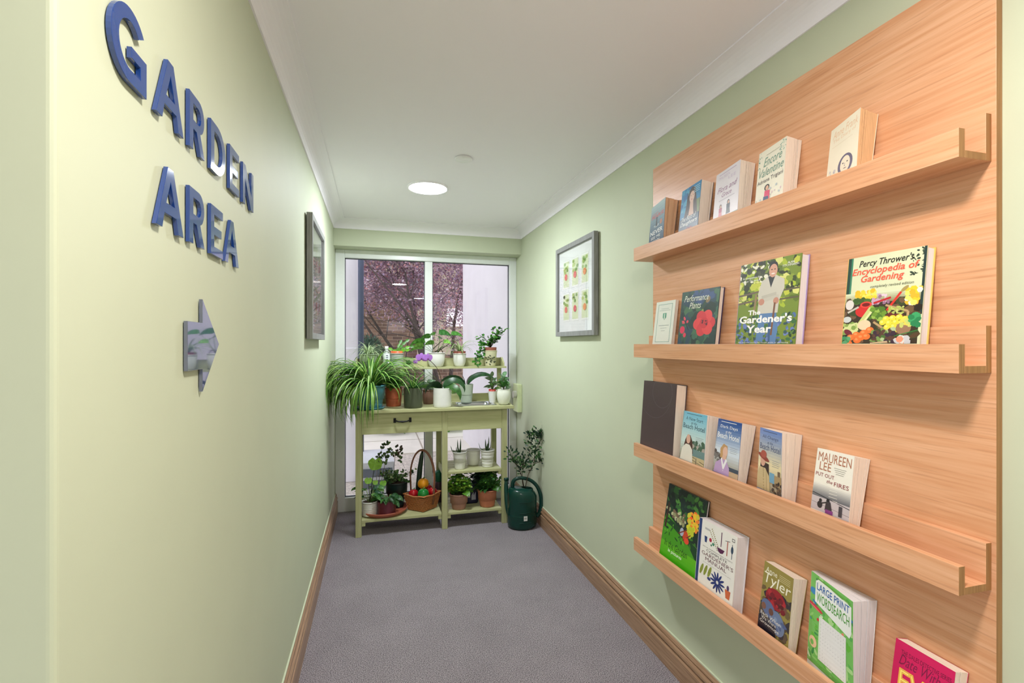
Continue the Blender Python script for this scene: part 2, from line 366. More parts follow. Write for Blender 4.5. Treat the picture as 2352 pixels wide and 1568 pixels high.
for ch, ya, yb, row, lab in rows:
    zt, zb_ = ((1.760, 1.861), (1.586, 1.687))[row]
    wall_sign('sign_letter', GL[ch], ya, yb, zt, zb_, lab + ' on the pale green wall', 'letter', G_)
h = (1.441 - 1.352)
wall_sign('direction_arrow', [[(0, .243), (.436, .243), (.436, 0), (1, .514), (.436, 1), (.436, .745), (0, .745)]], .998, 1.177, 1.309, 1.486, 'shiny blue arrow below the blue letters, pointing down the corridor', 'arrow sign', None)

# ------------------------------------------------------------------ pictures
frame_m = wood_mat('grey_washed_wood', (150, 152, 150), (120, 120, 118), (88, 84, 80), .5, axis='Z', sc=1.6)
pglass = glass_mat('picture_glass', refl=1.2)
def picture(side, y0, y1, z0, z1, label):
    wx = WR if side > 0 else WL; s = -1 if side > 0 else 1     # s: into the room
    t = thing('framed_picture', label, 'picture', (wx, (y0 + y1) / 2, z0), 'grey framed botanical pictures')
    X0 = wx + s * .006; X1 = wx + s * .034; bw = .03
    def bx(mb, a, b, c, d, e, f, col=None): mb.box(min(a, d), b, c, max(a, d), e, f, 0, col)
    mb = MB()
    for (ya, za, yb, zb) in ((y0, z0, y0 + bw, z1), (y1 - bw, z0, y1, z1), (y0 + bw, z0, y1 - bw, z0 + bw), (y0 + bw, z1 - bw, y1 - bw, z1)): bx(mb, X0, ya, za, X1, yb, zb)
    mb.build('frame', frame_m, t, bevel=.0015)
    xm = wx + s * .018; mb = MB(); bx(mb, X0, y0 + bw, z0 + bw, xm, y1 - bw, z1 - bw, (232, 234, 234))
    iw = (y1 - y0 - 2 * bw); ih = (z1 - z0 - 2 * bw); rnd = random.Random(3)
    def rect(ya, za, yb, zb, col, k):
        x = xm + s * .0004 * k; vs = [(x, ya, za), (x, yb, za), (x, yb, zb), (x, ya, zb)]
        mb.add(vs, [(0, 1, 2, 3) if s > 0 else (3, 2, 1, 0)], 0, col)
    def blob(cy_, cz_, ry, rz, col, k):
        x = xm + s * .0004 * k; mb.add([(x, cy_ + ry * math.cos(a), cz_ + rz * math.sin(a)) for a in [2 * PI * i / 14 for i in range(14)]], [tuple(range(14)) if s > 0 else tuple(range(14))[::-1]], 0, col)
    for i in range(3):
        for j in range(2):
            cy_ = y0 + bw + iw * (.23 + .27 * i); cz_ = z0 + bw + ih * (.30 + .40 * j); hw, hh = iw * .085, ih * .155
            rect(cy_ - hw - .008, cz_ - hh - .012, cy_ + hw + .008, cz_ + hh + .012, (205, 210, 206), 1)
            rect(cy_ - hw - .006, cz_ - hh - .010, cy_ + hw + .006, cz_ + hh + .010, (240, 241, 238), 2)
            rect(cy_ - hw, cz_ - hh, cy_ + hw, cz_ + hh, (214, 224, 186), 3)
            for q in range(7): blob(cy_ + rnd.uniform(-.8, .8) * hw, cz_ + rnd.uniform(.1, .85) * hh, hw * .35, hh * .13, rnd.choice([(150, 180, 90), (120, 160, 80), (176, 196, 110)]), 4 + q % 3)
            blob(cy_, cz_ - hh * .2, hw * .5, hh * .26, rnd.choice([(224, 120, 110), (230, 150, 90), (214, 96, 104)]), 8)
    mb.build('print', print_m, t)
    mb = MB(); bx(mb, wx + s * .023, y0 + bw, z0 + bw, wx + s * .025, y1 - bw, z1 - bw); mb.build('picture_glass', pglass, t)
picture(1, 2.57, 3.19, 1.452, 2.05, 'grey wooden picture frame with six small plant prints on the right wall')
picture(-1, 2.54, 3.12, 1.425, 2.04, 'grey wooden picture frame seen edge-on on the left wall')

# ------------------------------------------------------------------ book display board
bd = thing('display_board', 'oak laminate wall board with four narrow book ledges', 'book display', (BF, 1.337, .474))
def oak_box(name, par, *b):
    mb = MB(); mb.box(*b); mb.m[2] = 1; mb.m[3] = 1; return mb.build(name, [oak, oak_edge], par, bevel=.0006)
oak_box('back_panel', bd, BF, .694, .474, WR - .0006, 1.974, 2.195)
ZS = [(1.774, 1.832), (1.341, 1.400), (.897, .955), (.472, .529)]
for zb_, zt in ZS:
    sh = oak_box('ledge', bd, 1.196, .702, zb_, BF, 1.983, zb_ + .097)
    oak_box('ledge_floor', sh, 1.136, .702, zb_, 1.196, 1.983, zb_ + .015)
    oak_box('ledge_lip', sh, 1.119, .702, zb_, 1.136, 1.983, zt)

# ------------------------------------------------------------------ books
class Art:
    """printed flat artwork in cover units: u 0..1 left to right, v 0..1 upwards"""
    def __init__(s, w, h, seed=1): s.w = w; s.h = h; s.ops = []; s.k = 0; s.r = random.Random(seed)
    def poly(s, pts, col):
        s.k += 1; s.ops.append(([(min(1, max(0, x)) * s.w, min(1, max(0, y)) * s.h) for x, y in pts], [tuple(range(len(pts)))], col, s.k)); return s
    def rect(s, a, b, c, d, col): return s.poly([(a, b), (c, b), (c, d), (a, d)], col)
    def ell(s, cx, cy, rx, ry, col, n=22, rot=0):
        ca, sa = math.cos(R(rot)), math.sin(R(rot)); asp = s.w / s.h; P = []
        for i in range(n):
            a = 2 * PI * i / n; x = rx * math.cos(a) * ca - ry * math.sin(a) * sa; y = rx * math.cos(a) * sa + ry * math.sin(a) * ca
            P.append((cx + x, cy + y * asp))       # radii in units of the cover width
        return s.poly(P, col)
    def grad(s, a, b, c, d, c0, c1, n=14):
        s.k += 1
        for i in range(n):
            f = i / (n - 1); col = tuple(c0[j] + (c1[j] - c0[j]) * f for j in range(3)); ya = b + (d - b) * i / n; yb = b + (d - b) * (i + 1) / n
            s.ops.append(([(a * s.w, ya * s.h), (c * s.w, ya * s.h), (c * s.w, yb * s.h), (a * s.w, yb * s.h)], [(0, 1, 2, 3)], col, s.k))
        return s
    def blobs(s, a, b, c, d, n, cols, r0, r1, flat=1.0):
        for i in range(n):
            if i % 12 == 0: s.k += 1
            k = s.k; s.ell(s.r.uniform(a, c), s.r.uniform(b, d), s.r.uniform(r0, r1), s.r.uniform(r0, r1) * flat, s.r.choice(cols), 6, s.r.uniform(0, 180)); 
            o = s.ops.pop(); s.ops.append((o[0], o[1], o[2], k + .07 * (i % 12))); s.k = k
        s.k += 1; return s
    def line(s, pts, wd, col):
        for (x0, y0), (x1, y1) in zip(pts, pts[1:]):
            dx, dy = (x1 - x0) * s.w, (y1 - y0) * s.h; l = math.hypot(dx, dy) or 1; nx, ny = -dy / l * wd / 2, dx / l * wd / 2
            s.poly([(x0 + nx, y0 + ny * s.w / s.h), (x0 - nx, y0 - ny * s.w / s.h), (x1 - nx, y1 - ny * s.w / s.h), (x1 + nx, y1 + ny * s.w / s.h)], col); s.k -= 1
        s.k += 1; return s
    def text(s, t, a, b, c, d, col, shear=0.0, bold=0.0):
        vs, fs = curve_geo(text=t, shear=shear, offset=bold)
        if not vs: return s
        xs = [v[0] for v in vs]; ys = [v[1] for v in vs]; x0, x1, y0, y1 = min(xs), max(xs), min(ys), max(ys); s.k += 1
        s.ops.append(([((a + (v[0] - x0) / (x1 - x0) * (c - a)) * s.w, (b + (v[1] - y0) / (y1 - y0) * (d - b)) * s.h) for v in vs], fs, col, s.k)); return s

class BookFrame:
    pass
def book(name, label, cat, shelf, yr, yl, ztop, bbx, thf, ths, art_fn, hard=False, covcol=(240, 236, 228), pages=page_m, back=None, split=0, group=None, seed=1, yl_is_left=True, overhang=.003):
    zf = ZS[shelf][0] + .0155; zl = ZS[shelf][1]
    top = 1.2105
    tn = (top - min(bbx, 1.188)) / (ztop - zl)
    # keep the back face clear of the ledge strip
    zs = ZS[shelf][0] + .097
    tn = max(tn, (top - 1.1945) / (ztop - zs)) if ztop > zs + .01 else tn
    th = math.atan(tn); ct, st = math.cos(th), math.sin(th)
    xb = top - (ztop - zf) * tn; hgt = (ztop - zf) / ct
    # bottom of the front must stay behind the lip
    if not hard: yl = yl * (1.195 - ths) / (1.195 - min(thf, .058))
    w = yl - yr
    mx = (xb - 1.1375) / ct - .0005
    zfr = zf + st * max(thf, ths) * 0      # back bottom edge stands on the ledge; front edge lifted by the lean
    O = Vector((xb, yl, zf + .0003)); U = Vector((0, -1, 0)); V = Vector((st, 0, ct)); N = Vector((-ct, 0, st))
    # thickness at height v (0..hgt) and along u (0..w); pinched at the foot so that it fits the ledge
    def T(u, v):
        t_ = ths + (thf - ths) * min(1, max(0, u / w))
        lim = mx + (thf - mx) * min(1, max(0, v / hgt)) ** .8 if thf > mx else 9
        return min(t_, lim * (t_ / thf) if thf > mx else t_)
    def P(u, v, d): return O + U * u + V * v + N * d
    tt = thing(name, label, cat, tuple(P(w / 2, 0, 0)), group)
    oh = overhang if hard else 0.0; cv = .0022 if hard else .0006
    nu, nv = 8, 24
    def slab(mb, u0, u1, v0, v1, d0, d1, col=None, wav=0):
        """curved slab between depth functions d0(u,v) (rear) and d1(u,v) (front)"""
        vs = []
        for fr in (0, 1):
            for j in range(nv + 1):
                for i in range(nu + 1):
                    u = u0 + (u1 - u0) * i / nu; v = v0 + (v1 - v0) * j / nv; d = (d1 if fr else d0)(u, v)
                    uu = u + (wav * math.sin(9 * v / hgt * 3 + fr) if i == nu and wav else 0)
                    vs.append(P(uu, v, d))
        n1 = nu + 1; B = (nu + 1) * (nv + 1); fs = []
        for j in range(nv):
            for i in range(nu):
                a = j * n1 + i; fs.append((a, a + n1, a + n1 + 1, a + 1)); fs.append((B + a, B + a + 1, B + a + n1 + 1, B + a + n1))
        for i in range(nu):
            fs.append((i, i + 1, B + i + 1, B + i)); a = nv * n1 + i; fs.append((a + 1, a, B + a, B + a + 1))
        for j in range(nv):
            a = j * n1; fs.append((a + n1, a, B + a, B + a + n1)); a = j * n1 + nu; fs.append((a, a + n1, B + a + n1, B + a))
        mb.add(vs, fs, 0, col)
    # back cover
    mb = MB(); slab(mb, 0, w, 0, hgt, lambda u, v: 0, lambda u, v: cv, back or covcol); mb.build('back_cover', print_m, tt)
    # page block: several gatherings with narrow gaps at the fore edge
    mb = MB(); n = 1 if hard else 4 + (1 if thf > .045 else 0); rn = random.Random(seed)
    cuts = [0] + sorted(rn.uniform(.12, .9) for _ in range(n - 1)) + [1]
    for a, b in zip(cuts, cuts[1:]):
        g = 0 if hard else .012
        fa = (lambda a: lambda u, v: cv + (T(u, v) - 2 * cv) * (a + (g * (u / w) if a > 0 else 0)))(a)
        fb = (lambda b: lambda u, v: cv + (T(u, v) - 2 * cv) * (b - (g * (u / w) if b < 1 else 0)))(b)
        slab(mb, .0015, w - oh - rn.uniform(0, .0014) * (0 if hard else 1), oh, hgt - oh - rn.uniform(0, .0008) * (0 if hard else 1), fa, fb, None, 0)
    mb.build('page_block', pages, tt)
    # spine
    mb = MB(); slab(mb, -.0015 if hard else -.0005, .0015, 0, hgt, lambda u, v: 0, lambda u, v: T(0, v), back or covcol); mb.build('spine', print_m, tt)
    # front cover with its printing
    mb = MB(); slab(mb, 0, w, 0, hgt, lambda u, v: T(u, v) - cv, lambda u, v: T(u, v), covcol)
    if art_fn:
        A = Art(w, hgt, seed); art_fn(A); v0 = (zl - zf) / (ztop - zf) * (.97, .95, .78, .62)[shelf]; kmax = max(o_[3] for o_ in A.ops) + 1; ke = min(2.2e-5 if hard else 5e-5, (.0005 if hard else .0018) / kmax)
        A.ops = [([(p[0], (v0 + (1 - v0) * p[1] / hgt) * hgt) for p in o_[0]],) + tuple(o_[1:]) for o_ in A.ops]
        for pts, fs, col, k in A.ops:
            # follow the gently curved cover: fine enough pieces are dropped straight on it
            ylo, yhi = min(p[1] for p in pts), max(p[1] for p in pts); big = int(ylo / hgt * nv) != int(yhi / hgt * nv)
            def depth(u, v):
                # piecewise linear like the slab mesh, so that layers never sink
                iu = min(nu - 1, max(0, int(u / w * nu))); iv = min(nv - 1, max(0, int(v / hgt * nv)))
                fu = u / w * nu - iu; fv = v / hgt * nv - iv
                def g(i, j): return T(w * i / nu, hgt * j / nv)
                return (g(iu, iv) * (1 - fu) + g(iu + 1, iv) * fu) * (1 - fv) + (g(iu, iv + 1) * (1 - fu) + g(iu + 1, iv + 1) * fu) * fv
            e = ke * k + (.0001 if hard else .00028) + ((.00004 if hard else .00012) if len(fs) > 20 else 0)
            if big and thf > mx:
                # cut into horizontal bands
                bm = bmesh.new(); vv = [bm.verts.new((p[0], p[1], 0)) for p in pts]
                for f in fs:
                    try: bm.faces.new([vv[q] for q in f])
                    except Exception: pass
                for j in range(max(1, int(ylo / hgt * nv)), min(nv, int(yhi / hgt * nv) + 2)): bmesh.ops.bisect_plane(bm, geom=bm.verts[:] + bm.edges[:] + bm.faces[:], plane_co=(0, hgt * j / nv, 0), plane_no=(0, 1, 0))
                bm.verts.index_update(); pts2 = [(v.co.x, v.co.y) for v in bm.verts]; fs2 = [tuple(v.index for v in f.verts) for f in bm.faces]; bm.free()
                mb.add([P(p[0], p[1], depth(p[0], p[1]) + e) for p in pts2], fs2, 0, col)
            else:
                mb.add([P(p[0], p[1], depth(p[0], p[1]) + e) for p in pts], fs, 0, col)
    mb.build('front_cover', print_m, tt)
    return tt

WHT = (250, 250, 250); BLK = (28, 28, 30)
def person(A, x, y, s, top, low, hair, skin=(222, 176, 150)):
    A.poly([(x - .09 * s, y), (x + .09 * s, y), (x + .06 * s, y + .14 * s), (x - .06 * s, y + .14 * s)], low)
    A.poly([(x - .07 * s, y + .11 * s), (x + .07 * s, y + .11 * s), (x + .075 * s, y + .22 * s), (x - .075 * s, y + .22 * s)], top)
    A.ell(x, y + .26 * s, .055 * s, .07 * s, hair); A.ell(x + .01 * s, y + .25 * s, .035 * s, .05 * s, skin)
def c1(A):
    A.grad(0, 0, 1, 1, (38, 66, 98), (176, 200, 206)); A.text('You\'ll', .3, .40, .65, .46, WHT, .3)
    A.text('LESLEY', .12, .74, .55, .79, (205, 96, 100)); A.text('PEARSE', .1, .64, .95, .73, (205, 96, 100), 0, .02)
    A.poly([(.42, .42), (.52, .42), (.50, .60), (.44, .60)], (30, 36, 52)); A.ell(.47, .62, .04, .05, (30, 36, 52)); A.ell(.78, .47, .07, .09, (196, 130, 96))
    A.text('NEVER', .08, .22, .92, .33, WHT, 0, .01); A.text('SEE ME', .14, .11, .78, .18, WHT); A.text('AGAIN', .2, .02, .75, .08, WHT)
def c2(A):
    A.rect(0, 0, 1, 1, (46, 132, 182)); A.blobs(.0, .5, .45, 1, 30, [(70, 160, 200), (40, 110, 170), (110, 180, 210)], .05, .12)
    A.rect(.7, .3, 1, .62, (122, 138, 90)); A.poly([(.22, .3), (.92, .3), (.80, .70), (.72, .93), (.55, .97), (.42, .90), (.33, .62)], (74, 56, 52))
    A.poly([(.45, .25), (.75, .25), (.68, .5), (.66, .68), (.5, .68), (.5, .5)], (214, 176, 158)); A.ell(.58, .74, .13, .19, (222, 186, 168)); A.ell(.52, .77, .02, .01, (60, 40, 40)); A.ell(.64, .77, .02, .01, (60, 40, 40)); A.ell(.58, .68, .04, .012, (180, 70, 80))
    A.poly([(.35, .9), (.45, .62), (.4, .4), (.3, .5)], (62, 44, 44)); A.grad(0, 0, 1, .32, (30, 42, 60), (60, 80, 100), 8)
    for i in range(4): A.rect(.66, .80 + i * .04, .95, .812 + i * .04, (190, 225, 240))
    A.text('The Best of', .12, .24, .88, .34, WHT, .35); A.text('Daughters', .08, .11, .95, .22, WHT, .35, .01); A.text('Clarke', .4, .03, .7, .08, (210, 100, 110), .3)
def c3(A):
    A.rect(0, 0, 1, 1, (228, 222, 230)); A.rect(.15, .93, .85, .945, (190, 170, 200))
    A.text('MAUREEN', .15, .84, .6, .90, (206, 190, 214)); A.text('LEE', .55, .76, .85, .82, (206, 190, 214))
    A.text('Flora and', .12, .56, .92, .67, (150, 96, 140), .4); A.text('Grace', .32, .44, .72, .53, (150, 96, 140), .4); A.rect(.2, .38, .85, .39, (180, 170, 185))
    person(A, .30, .04, .85, (176, 74, 100), (210, 120, 130), (70, 50, 44)); person(A, .62, .05, .9, (60, 60, 66), (74, 70, 60), (30, 26, 26)); A.rect(0, 0, 1, .03, (120, 150, 130))
def c4(A):
    A.rect(0, 0, 1, 1, (240, 236, 218)); A.blobs(.78, .80, 1, .98, 16, [(60, 140, 130), (100, 170, 150)], .015, .04, .4); A.blobs(0, .84, .2, .98, 8, [(60, 140, 130), (120, 180, 160)], .012, .03, .4); A.blobs(0, .66, .1, .84, 8, [(60, 140, 130)], .01, .03, .4)
    A.text('Encore', .22, .68, .88, .84, (116, 156, 142), .35); A.text('Valentine', .08, .50, .96, .65, (116, 156, 142), .35)
    A.rect(.3, .88, .8, .89, (190, 186, 170)); A.text('Adriana Trigiani', .04, .36, .96, .45, (84, 76, 84))
    A.blobs(.04, .06, .98, .24, 14, [(200, 200, 190), (222, 196, 206), (190, 200, 204)], .02, .05); A.ell(.42, .27, .09, .09, (30, 24, 26)); A.ell(.43, .26, .055, .07, (226, 178, 150)); A.poly([(.33, .04), (.54, .04), (.54, .20), (.35, .22)], (222, 64, 108)); A.poly([(.3, 0), (.52, 0), (.5, .1), (.32, .12)], (60, 80, 120)); A.rect(0, 0, 1, .012, (90, 140, 90))
def c5(A):
    A.rect(0, 0, 1, 1, (243, 234, 212)); A.text('Anne Frank', .1, .78, .95, .92, (232, 196, 160), .25); A.text('The Diary of', .12, .68, .9, .76, (234, 204, 170)); A.rect(.1, .62, .8, .625, (220, 200, 170))
    A.ell(.62, .17, .24, .30, (104, 96, 124)); A.ell(.62, .17, .16, .24, (240, 228, 206)); A.ell(.55, .20, .025, .018, (60, 54, 76)); A.ell(.69, .20, .025, .018, (60, 54, 76)); A.line([(.62, .19), (.60, .14), (.63, .135)], .012, (130, 120, 140)); A.ell(.62, .10, .05, .012, (120, 90, 100)); A.blobs(.05, .02, .4, .2, 10, [(206, 200, 200), (190, 186, 190)], .02, .05)
def c6(A):
    A.rect(0, 0, 1, 1, (226, 230, 218))
    for a, b, c, d in ((.13, .05, .15, .93), (.85, .05, .87, .93), (.13, .92, .87, .93), (.13, .05, .87, .06)): A.rect(a, b, c, d, (120, 160, 150))
    A.rect(.3, .82, .7, .828, (150, 170, 160)); A.rect(.22, .78, .78, .788, (150, 170, 160)); A.poly([(.42, .72), (.60, .72), (.60, .62), (.51, .56), (.42, .62)], (90, 160, 130)); A.rect(.49, .58, .53, .71, (226, 230, 218))
    A.rect(.25, .43, .78, .44, (140, 150, 146)); A.rect(.35, .37, .68, .378, (160, 168, 164)); A.rect(.4, .31, .6, .318, (160, 168, 164))
def c7(A):
    A.rect(0, 0, 1, 1, (40, 70, 66)); A.blobs(0, 0, 1, 1, 110, [(34, 58, 60), (48, 84, 72), (60, 100, 84), (44, 70, 90), (30, 52, 48), (70, 110, 80)], .05, .16); A.blobs(.3, .8, .8, 1, 16, [(60, 84, 130), (52, 76, 110)], .05, .12)
    A.line([(.02, .62), (.28, .26)], .02, (30, 40, 40)); A.line([(.55, .25), (.62, .7), (.70, .80)], .018, (60, 80, 50)); A.ell(.73, .80, .05, .07, (140, 120, 90), rot=-30); A.ell(.60, .56, .035, .09, (150, 160, 90), rot=-15)
    for a in range(0, 360, 62): A.ell(.68 + .14 * math.cos(R(a)), .38 + .12 * math.sin(R(a)), .145, .125, (226, 66, 74) if a % 124 else (212, 52, 66), rot=a)
    A.ell(.68, .38, .11, .11, (206, 44, 60)); A.blobs(.60, .34, .76, .43, 16, [(90, 20, 50), (60, 16, 40)], .01, .02); A.ell(.1, .27, .07, .08, (220, 50, 90)); A.ell(.18, .17, .04, .05, (220, 60, 90)); A.blobs(.05, .4, .25, .5, 8, [(224, 80, 100)], .02, .04)
    A.text('Performance', .08, .80, .74, .92, (232, 238, 220), .3); A.text('Plants', .24, .66, .56, .78, (232, 238, 220), .3)
def c8(A):
    A.rect(0, 0, 1, 1, (120, 142, 50)); A.blobs(0, .45, 1, 1, 170, [(170, 190, 50), (196, 204, 70), (96, 118, 40), (60, 74, 34), (140, 160, 56), (220, 222, 130), (50, 56, 34)], .02, .07)
    A.blobs(0, .75, .55, 1, 60, [(56, 60, 44), (74, 82, 50), (236, 236, 216), (46, 48, 38)], .015, .05)
    for y_ in (.50, .60): A.line([(0, y_), (.36, y_ + .03)], .03, (112, 96, 80)); A.line([(.68, y_ + .01), (1, y_ + .02)], .025, (100, 92, 70))
    A.line([(.30, .35), (.32, .6)], .035, (150, 126, 90)); A.blobs(0, 0, 1, .34, 190, [(70, 100, 60), (56, 84, 90), (84, 110, 170), (110, 130, 196), (60, 110, 60), (40, 66, 50), (92, 130, 70)], .012, .045)
    A.poly([(.40, .36), (.68, .36), (.72, .18), (.70, .0), (.58, 0), (.56, .24), (.50, .24), (.49, .02), (.37, .04)], (92, 130, 180)); A.poly([(.56, .24), (.58, 0), (.61, 0), (.60, .3)], (60, 92, 140))
    A.poly([(.36, .36), (.70, .36), (.71, .50), (.78, .64), (.77, .74), (.62, .81), (.52, .81), (.40, .75), (.35, .60), (.37, .48)], (206, 202, 190)); A.poly([(.50, .80), (.62, .80), (.56, .66)], (50, 52, 60)); A.line([(.42, .55), (.66, .58)], .06, (188, 184, 172)); A.line([(.70, .55), (.46, .52)], .055, (198, 194, 182))
    A.ell(.42, .50, .05, .05, (196, 140, 120)); A.ell(.66, .50, .045, .05, (196, 140, 120)); A.line([(.645, .48), (.62, .1)], .03, (126, 84, 62)); A.ell(.578, .905, .074, .085, (44, 40, 46)); A.ell(.58, .86, .068, .10, (212, 160, 138)); A.ell(.555, .875, .012, .008, (60, 40, 40)); A.ell(.605, .875, .012, .008, (60, 40, 40)); A.ell(.58, .825, .03, .010, (240, 230, 226))
    A.text('Accompanies the', .05, .80, .38, .83, WHT); A.text('major TV series', .05, .76, .36, .79, WHT); A.text('ALAN', .80, .91, .90, .935, WHT, 0, .01); A.text('TITCHMARSH', .72, .88, .97, .905, WHT)
    A.text('The', .20, .35, .42, .41, WHT, 0, .03); A.text('Gardener\'s', .05, .25, .93, .345, WHT, 0, .03); A.text('Year', .19, .13, .62, .225, WHT, 0, .03); A.text('The ultimate month-by-month guide to gardening', .05, .005, .9, .022, WHT)
def c9(A):
    A.rect(0, 0, 1, 1, (216, 222, 186)); A.rect(0, .4, .06, 1, (40, 70, 60)); A.rect(.045, .35, .07, 1, (60, 130, 100)); A.blobs(.84, .7, 1, 1, 26, [(60, 74, 60), (100, 112, 96), (40, 50, 44)], .015, .04, .4)
    A.rect(.97, .3, 1, 1, (40, 60, 60))
    A.grad(0, .42, .97, .58, (120, 110, 70), (214, 222, 190), 8); A.rect(0, 0, .97, .46, (58, 46, 34)); A.blobs(0, 0, .96, .5, 60, [(40, 30, 24), (84, 62, 42), (60, 72, 40), (110, 84, 60)], .03, .08)
    A.blobs(.17, .50, .40, .60, 26, [(244, 208, 60), (250, 224, 96), (230, 186, 40)], .03, .05); A.blobs(.15, .46, .4, .5, 14, [(60, 90, 40), (80, 110, 50)], .03, .05); A.blobs(.38, .44, .60, .54, 30, [(196, 160, 186), (226, 200, 216), (150, 110, 140)], .015, .03)
    A.blobs(.80, .42, .97, .58, 24, [(246, 204, 50), (250, 226, 110), (240, 240, 220), (240, 180, 50)], .03, .05); A.line([(.58, .36), (.74, .55)], .03, (214, 50, 40)); A.ell(.78, .58, .06, .025, (170, 150, 90), rot=45); A.line([(.40, .45), (.62, .50)], .03, (190, 30, 40))
    A.ell(.28, .37, .12, .10, (206, 40, 40)); A.ell(.30, .44, .08, .05, (226, 70, 60)); A.ell(.30, .44, .055, .03, (120, 20, 24))
    A.ell(.07, .45, .06, .08, (220, 214, 210)); A.ell(.05, .28, .06, .05, (200, 206, 206)); A.line([(.05, .36), (.2, .42)], .03, (196, 190, 180)); A.line([(.22, .2), (.38, .4)], .07, (196, 206, 130)); A.line([(.25, .2), (.42, .4)], .03, (226, 230, 170)); A.blobs(.38, .26, .55, .40, 30, [(110, 150, 50), (150, 184, 80), (80, 120, 40)], .025, .05)
    A.line([(.56, .42), (.84, .34), (.84, .29), (.64, .12), (.42, .24)], .03, (186, 156, 112)); A.blobs(.60, .31, .78, .39, 40, [(196, 206, 120), (170, 186, 90)], .012, .022); A.blobs(.56, .28, .80, .32, 16, [(110, 40, 40)], .02, .03)
    for (x, y) in ((.58, .27), (.66, .275), (.74, .28), (.81, .26), (.54, .23), (.62, .225), (.70, .23), (.77, .22), (.60, .18), (.68, .185), (.72, .15)): A.ell(x, y, .042, .042, (232, 216, 64)); A.ell(x - .01, y + .006, .018, .018, (246, 236, 120), 8)
    A.blobs(.02, .12, .20, .22, 22, [(170, 190, 110), (206, 216, 150), (130, 160, 80)], .03, .06); A.ell(.30, .21, .09, .08, (226, 206, 170)); A.ell(.08, .13, .07, .04, (110, 30, 50), rot=-35)
    for (x, y) in ((.12, .07), (.22, .04), (.20, .10), (.30, .12), (.38, .15), (.10, .0), (.27, .07), (.34, .08)): A.ell(x, y, .055, .05, (232, 116, 50)); A.ell(x - .01, y + .01, .025, .02, (244, 150, 90), 8)
    A.blobs(.42, .02, .70, .16, 40, [(120, 150, 80), (176, 196, 150), (70, 110, 50), (90, 60, 50), (60, 40, 60)], .02, .045); A.ell(.80, .16, .09, .09, (150, 116, 90)); A.blobs(.76, .18, .90, .26, 14, [(196, 206, 110), (230, 210, 90)], .02, .04); A.blobs(.88, .18, .97, .30, 14, [(40, 130, 80), (60, 160, 100)], .03, .05)
    A.blobs(0, 0, .1, .08, 12, [(60, 140, 90), (90, 160, 110)], .02, .04); A.blobs(.70, .0, .86, .07, 12, [(220, 220, 214), (236, 150, 120), (196, 200, 206)], .02, .05); A.line([(.7, .08), (.97, .14)], .012, (50, 130, 60)); A.line([(.4, .0), (.62, .02)], .03, (200, 176, 140))
    A.text('Percy Thrower\'s', .16, .855, .86, .955, (40, 36, 30), .25, .012); A.text('Encyclopedia of', .07, .765, .93, .865, (240, 96, 74), .2, .02); A.text('Gardening', .20, .675, .76, .775, (240, 96, 74), .2, .02); A.text('completely revised edition', .34, .615, .88, .655, (70, 70, 54), .15)
def c10(A):
    A.rect(0, 0, 1, 1, (78, 62, 66))
    for r0, cx, cy, col in ((.40, .42, .82, (98, 84, 90)), (.385, .42, .82, (78, 62, 66)), (.52, .38, .86, (88, 74, 80)), (.505, .38, .86, (78, 62, 66)), (.30, .6, .86, (92, 80, 86)), (.288, .6, .86, (78, 62, 66))): A.ell(cx, cy, r0, r0, col, 32)
def beach(A, sky0, sky1, lines, tcol, hair, cloth, extra=None):
    A.grad(0, .42, 1, 1, sky1, sky0, 12); A.grad(0, 0, 1, .42, (150, 140, 120), sky1, 8)
    A.text(lines[0], .14, .83, .86, .90, tcol); A.text(lines[1], .38, .765, .62, .81, tcol, .2); A.text(lines[2], .05, .655, .95, .755, tcol, 0, .006); A.rect(.15, .955, .8, .965, tcol)
    for i in range(4): A.rect(.62, .52 - .03 * i, .92 - .03 * (i % 2), .526 - .03 * i, (150, 150, 160))
def c11(A):
    beach(A, (120, 190, 216), (206, 226, 222), ('A New Start', 'at the', 'Beach Hotel'), (70, 100, 116), None, None)
    A.blobs(.45, .26, 1, .42, 30, [(70, 100, 80), (110, 130, 120), (180, 170, 160)], .04, .09); A.rect(.5, .14, 1, .28, (110, 140, 140)); A.rect(.45, 0, 1, .14, (196, 180, 140)); A.line([(.55, .12), (1, .05)], .015, (50, 50, 50)); A.line([(.55, .06), (1, -.0)], .015, (50, 50, 50)); A.line([(.7, 0), (.7, .12)], .02, (50, 50, 50))
    A.poly([(.14, .20), (.56, .18), (.50, .42), (.40, .53), (.28, .53), (.20, .42)], (80, 52, 46)); A.ell(.33, .45, .085, .12, (220, 176, 156)); A.poly([(.04, 0), (.56, 0), (.52, .26), (.40, .34), (.24, .34), (.10, .24)], (230, 226, 214))
def c12(A):
    beach(A, (40, 78, 150), (214, 224, 236), ('Dark Days', 'at the', 'Beach Hotel'), WHT, None, None)
    A.blobs(0, .2, .3, .4, 14, [(90, 80, 80), (120, 116, 116)], .04, .09); A.rect(.6, .1, 1, .17, (70, 80, 96)); A.rect(.5, 0, 1, .1, (196, 170, 140))
    A.poly([(.26, .3), (.24, .46), (.36, .56), (.52, .53), (.55, .40), (.50, .28)], (196, 154, 104)); A.ell(.45, .42, .10, .14, (228, 186, 166)); A.poly([(.34, .22), (.5, .22), (.5, .36), (.36, .36)], (222, 180, 160)); A.poly([(.04, 0), (.66, 0), (.66, .14), (.52, .27), (.34, .28), (.10, .18)], (190, 160, 206)); A.poly([(.30, .28), (.42, .06), (.56, .27), (.50, .30), (.42, .18), (.34, .30)], (240, 240, 244))
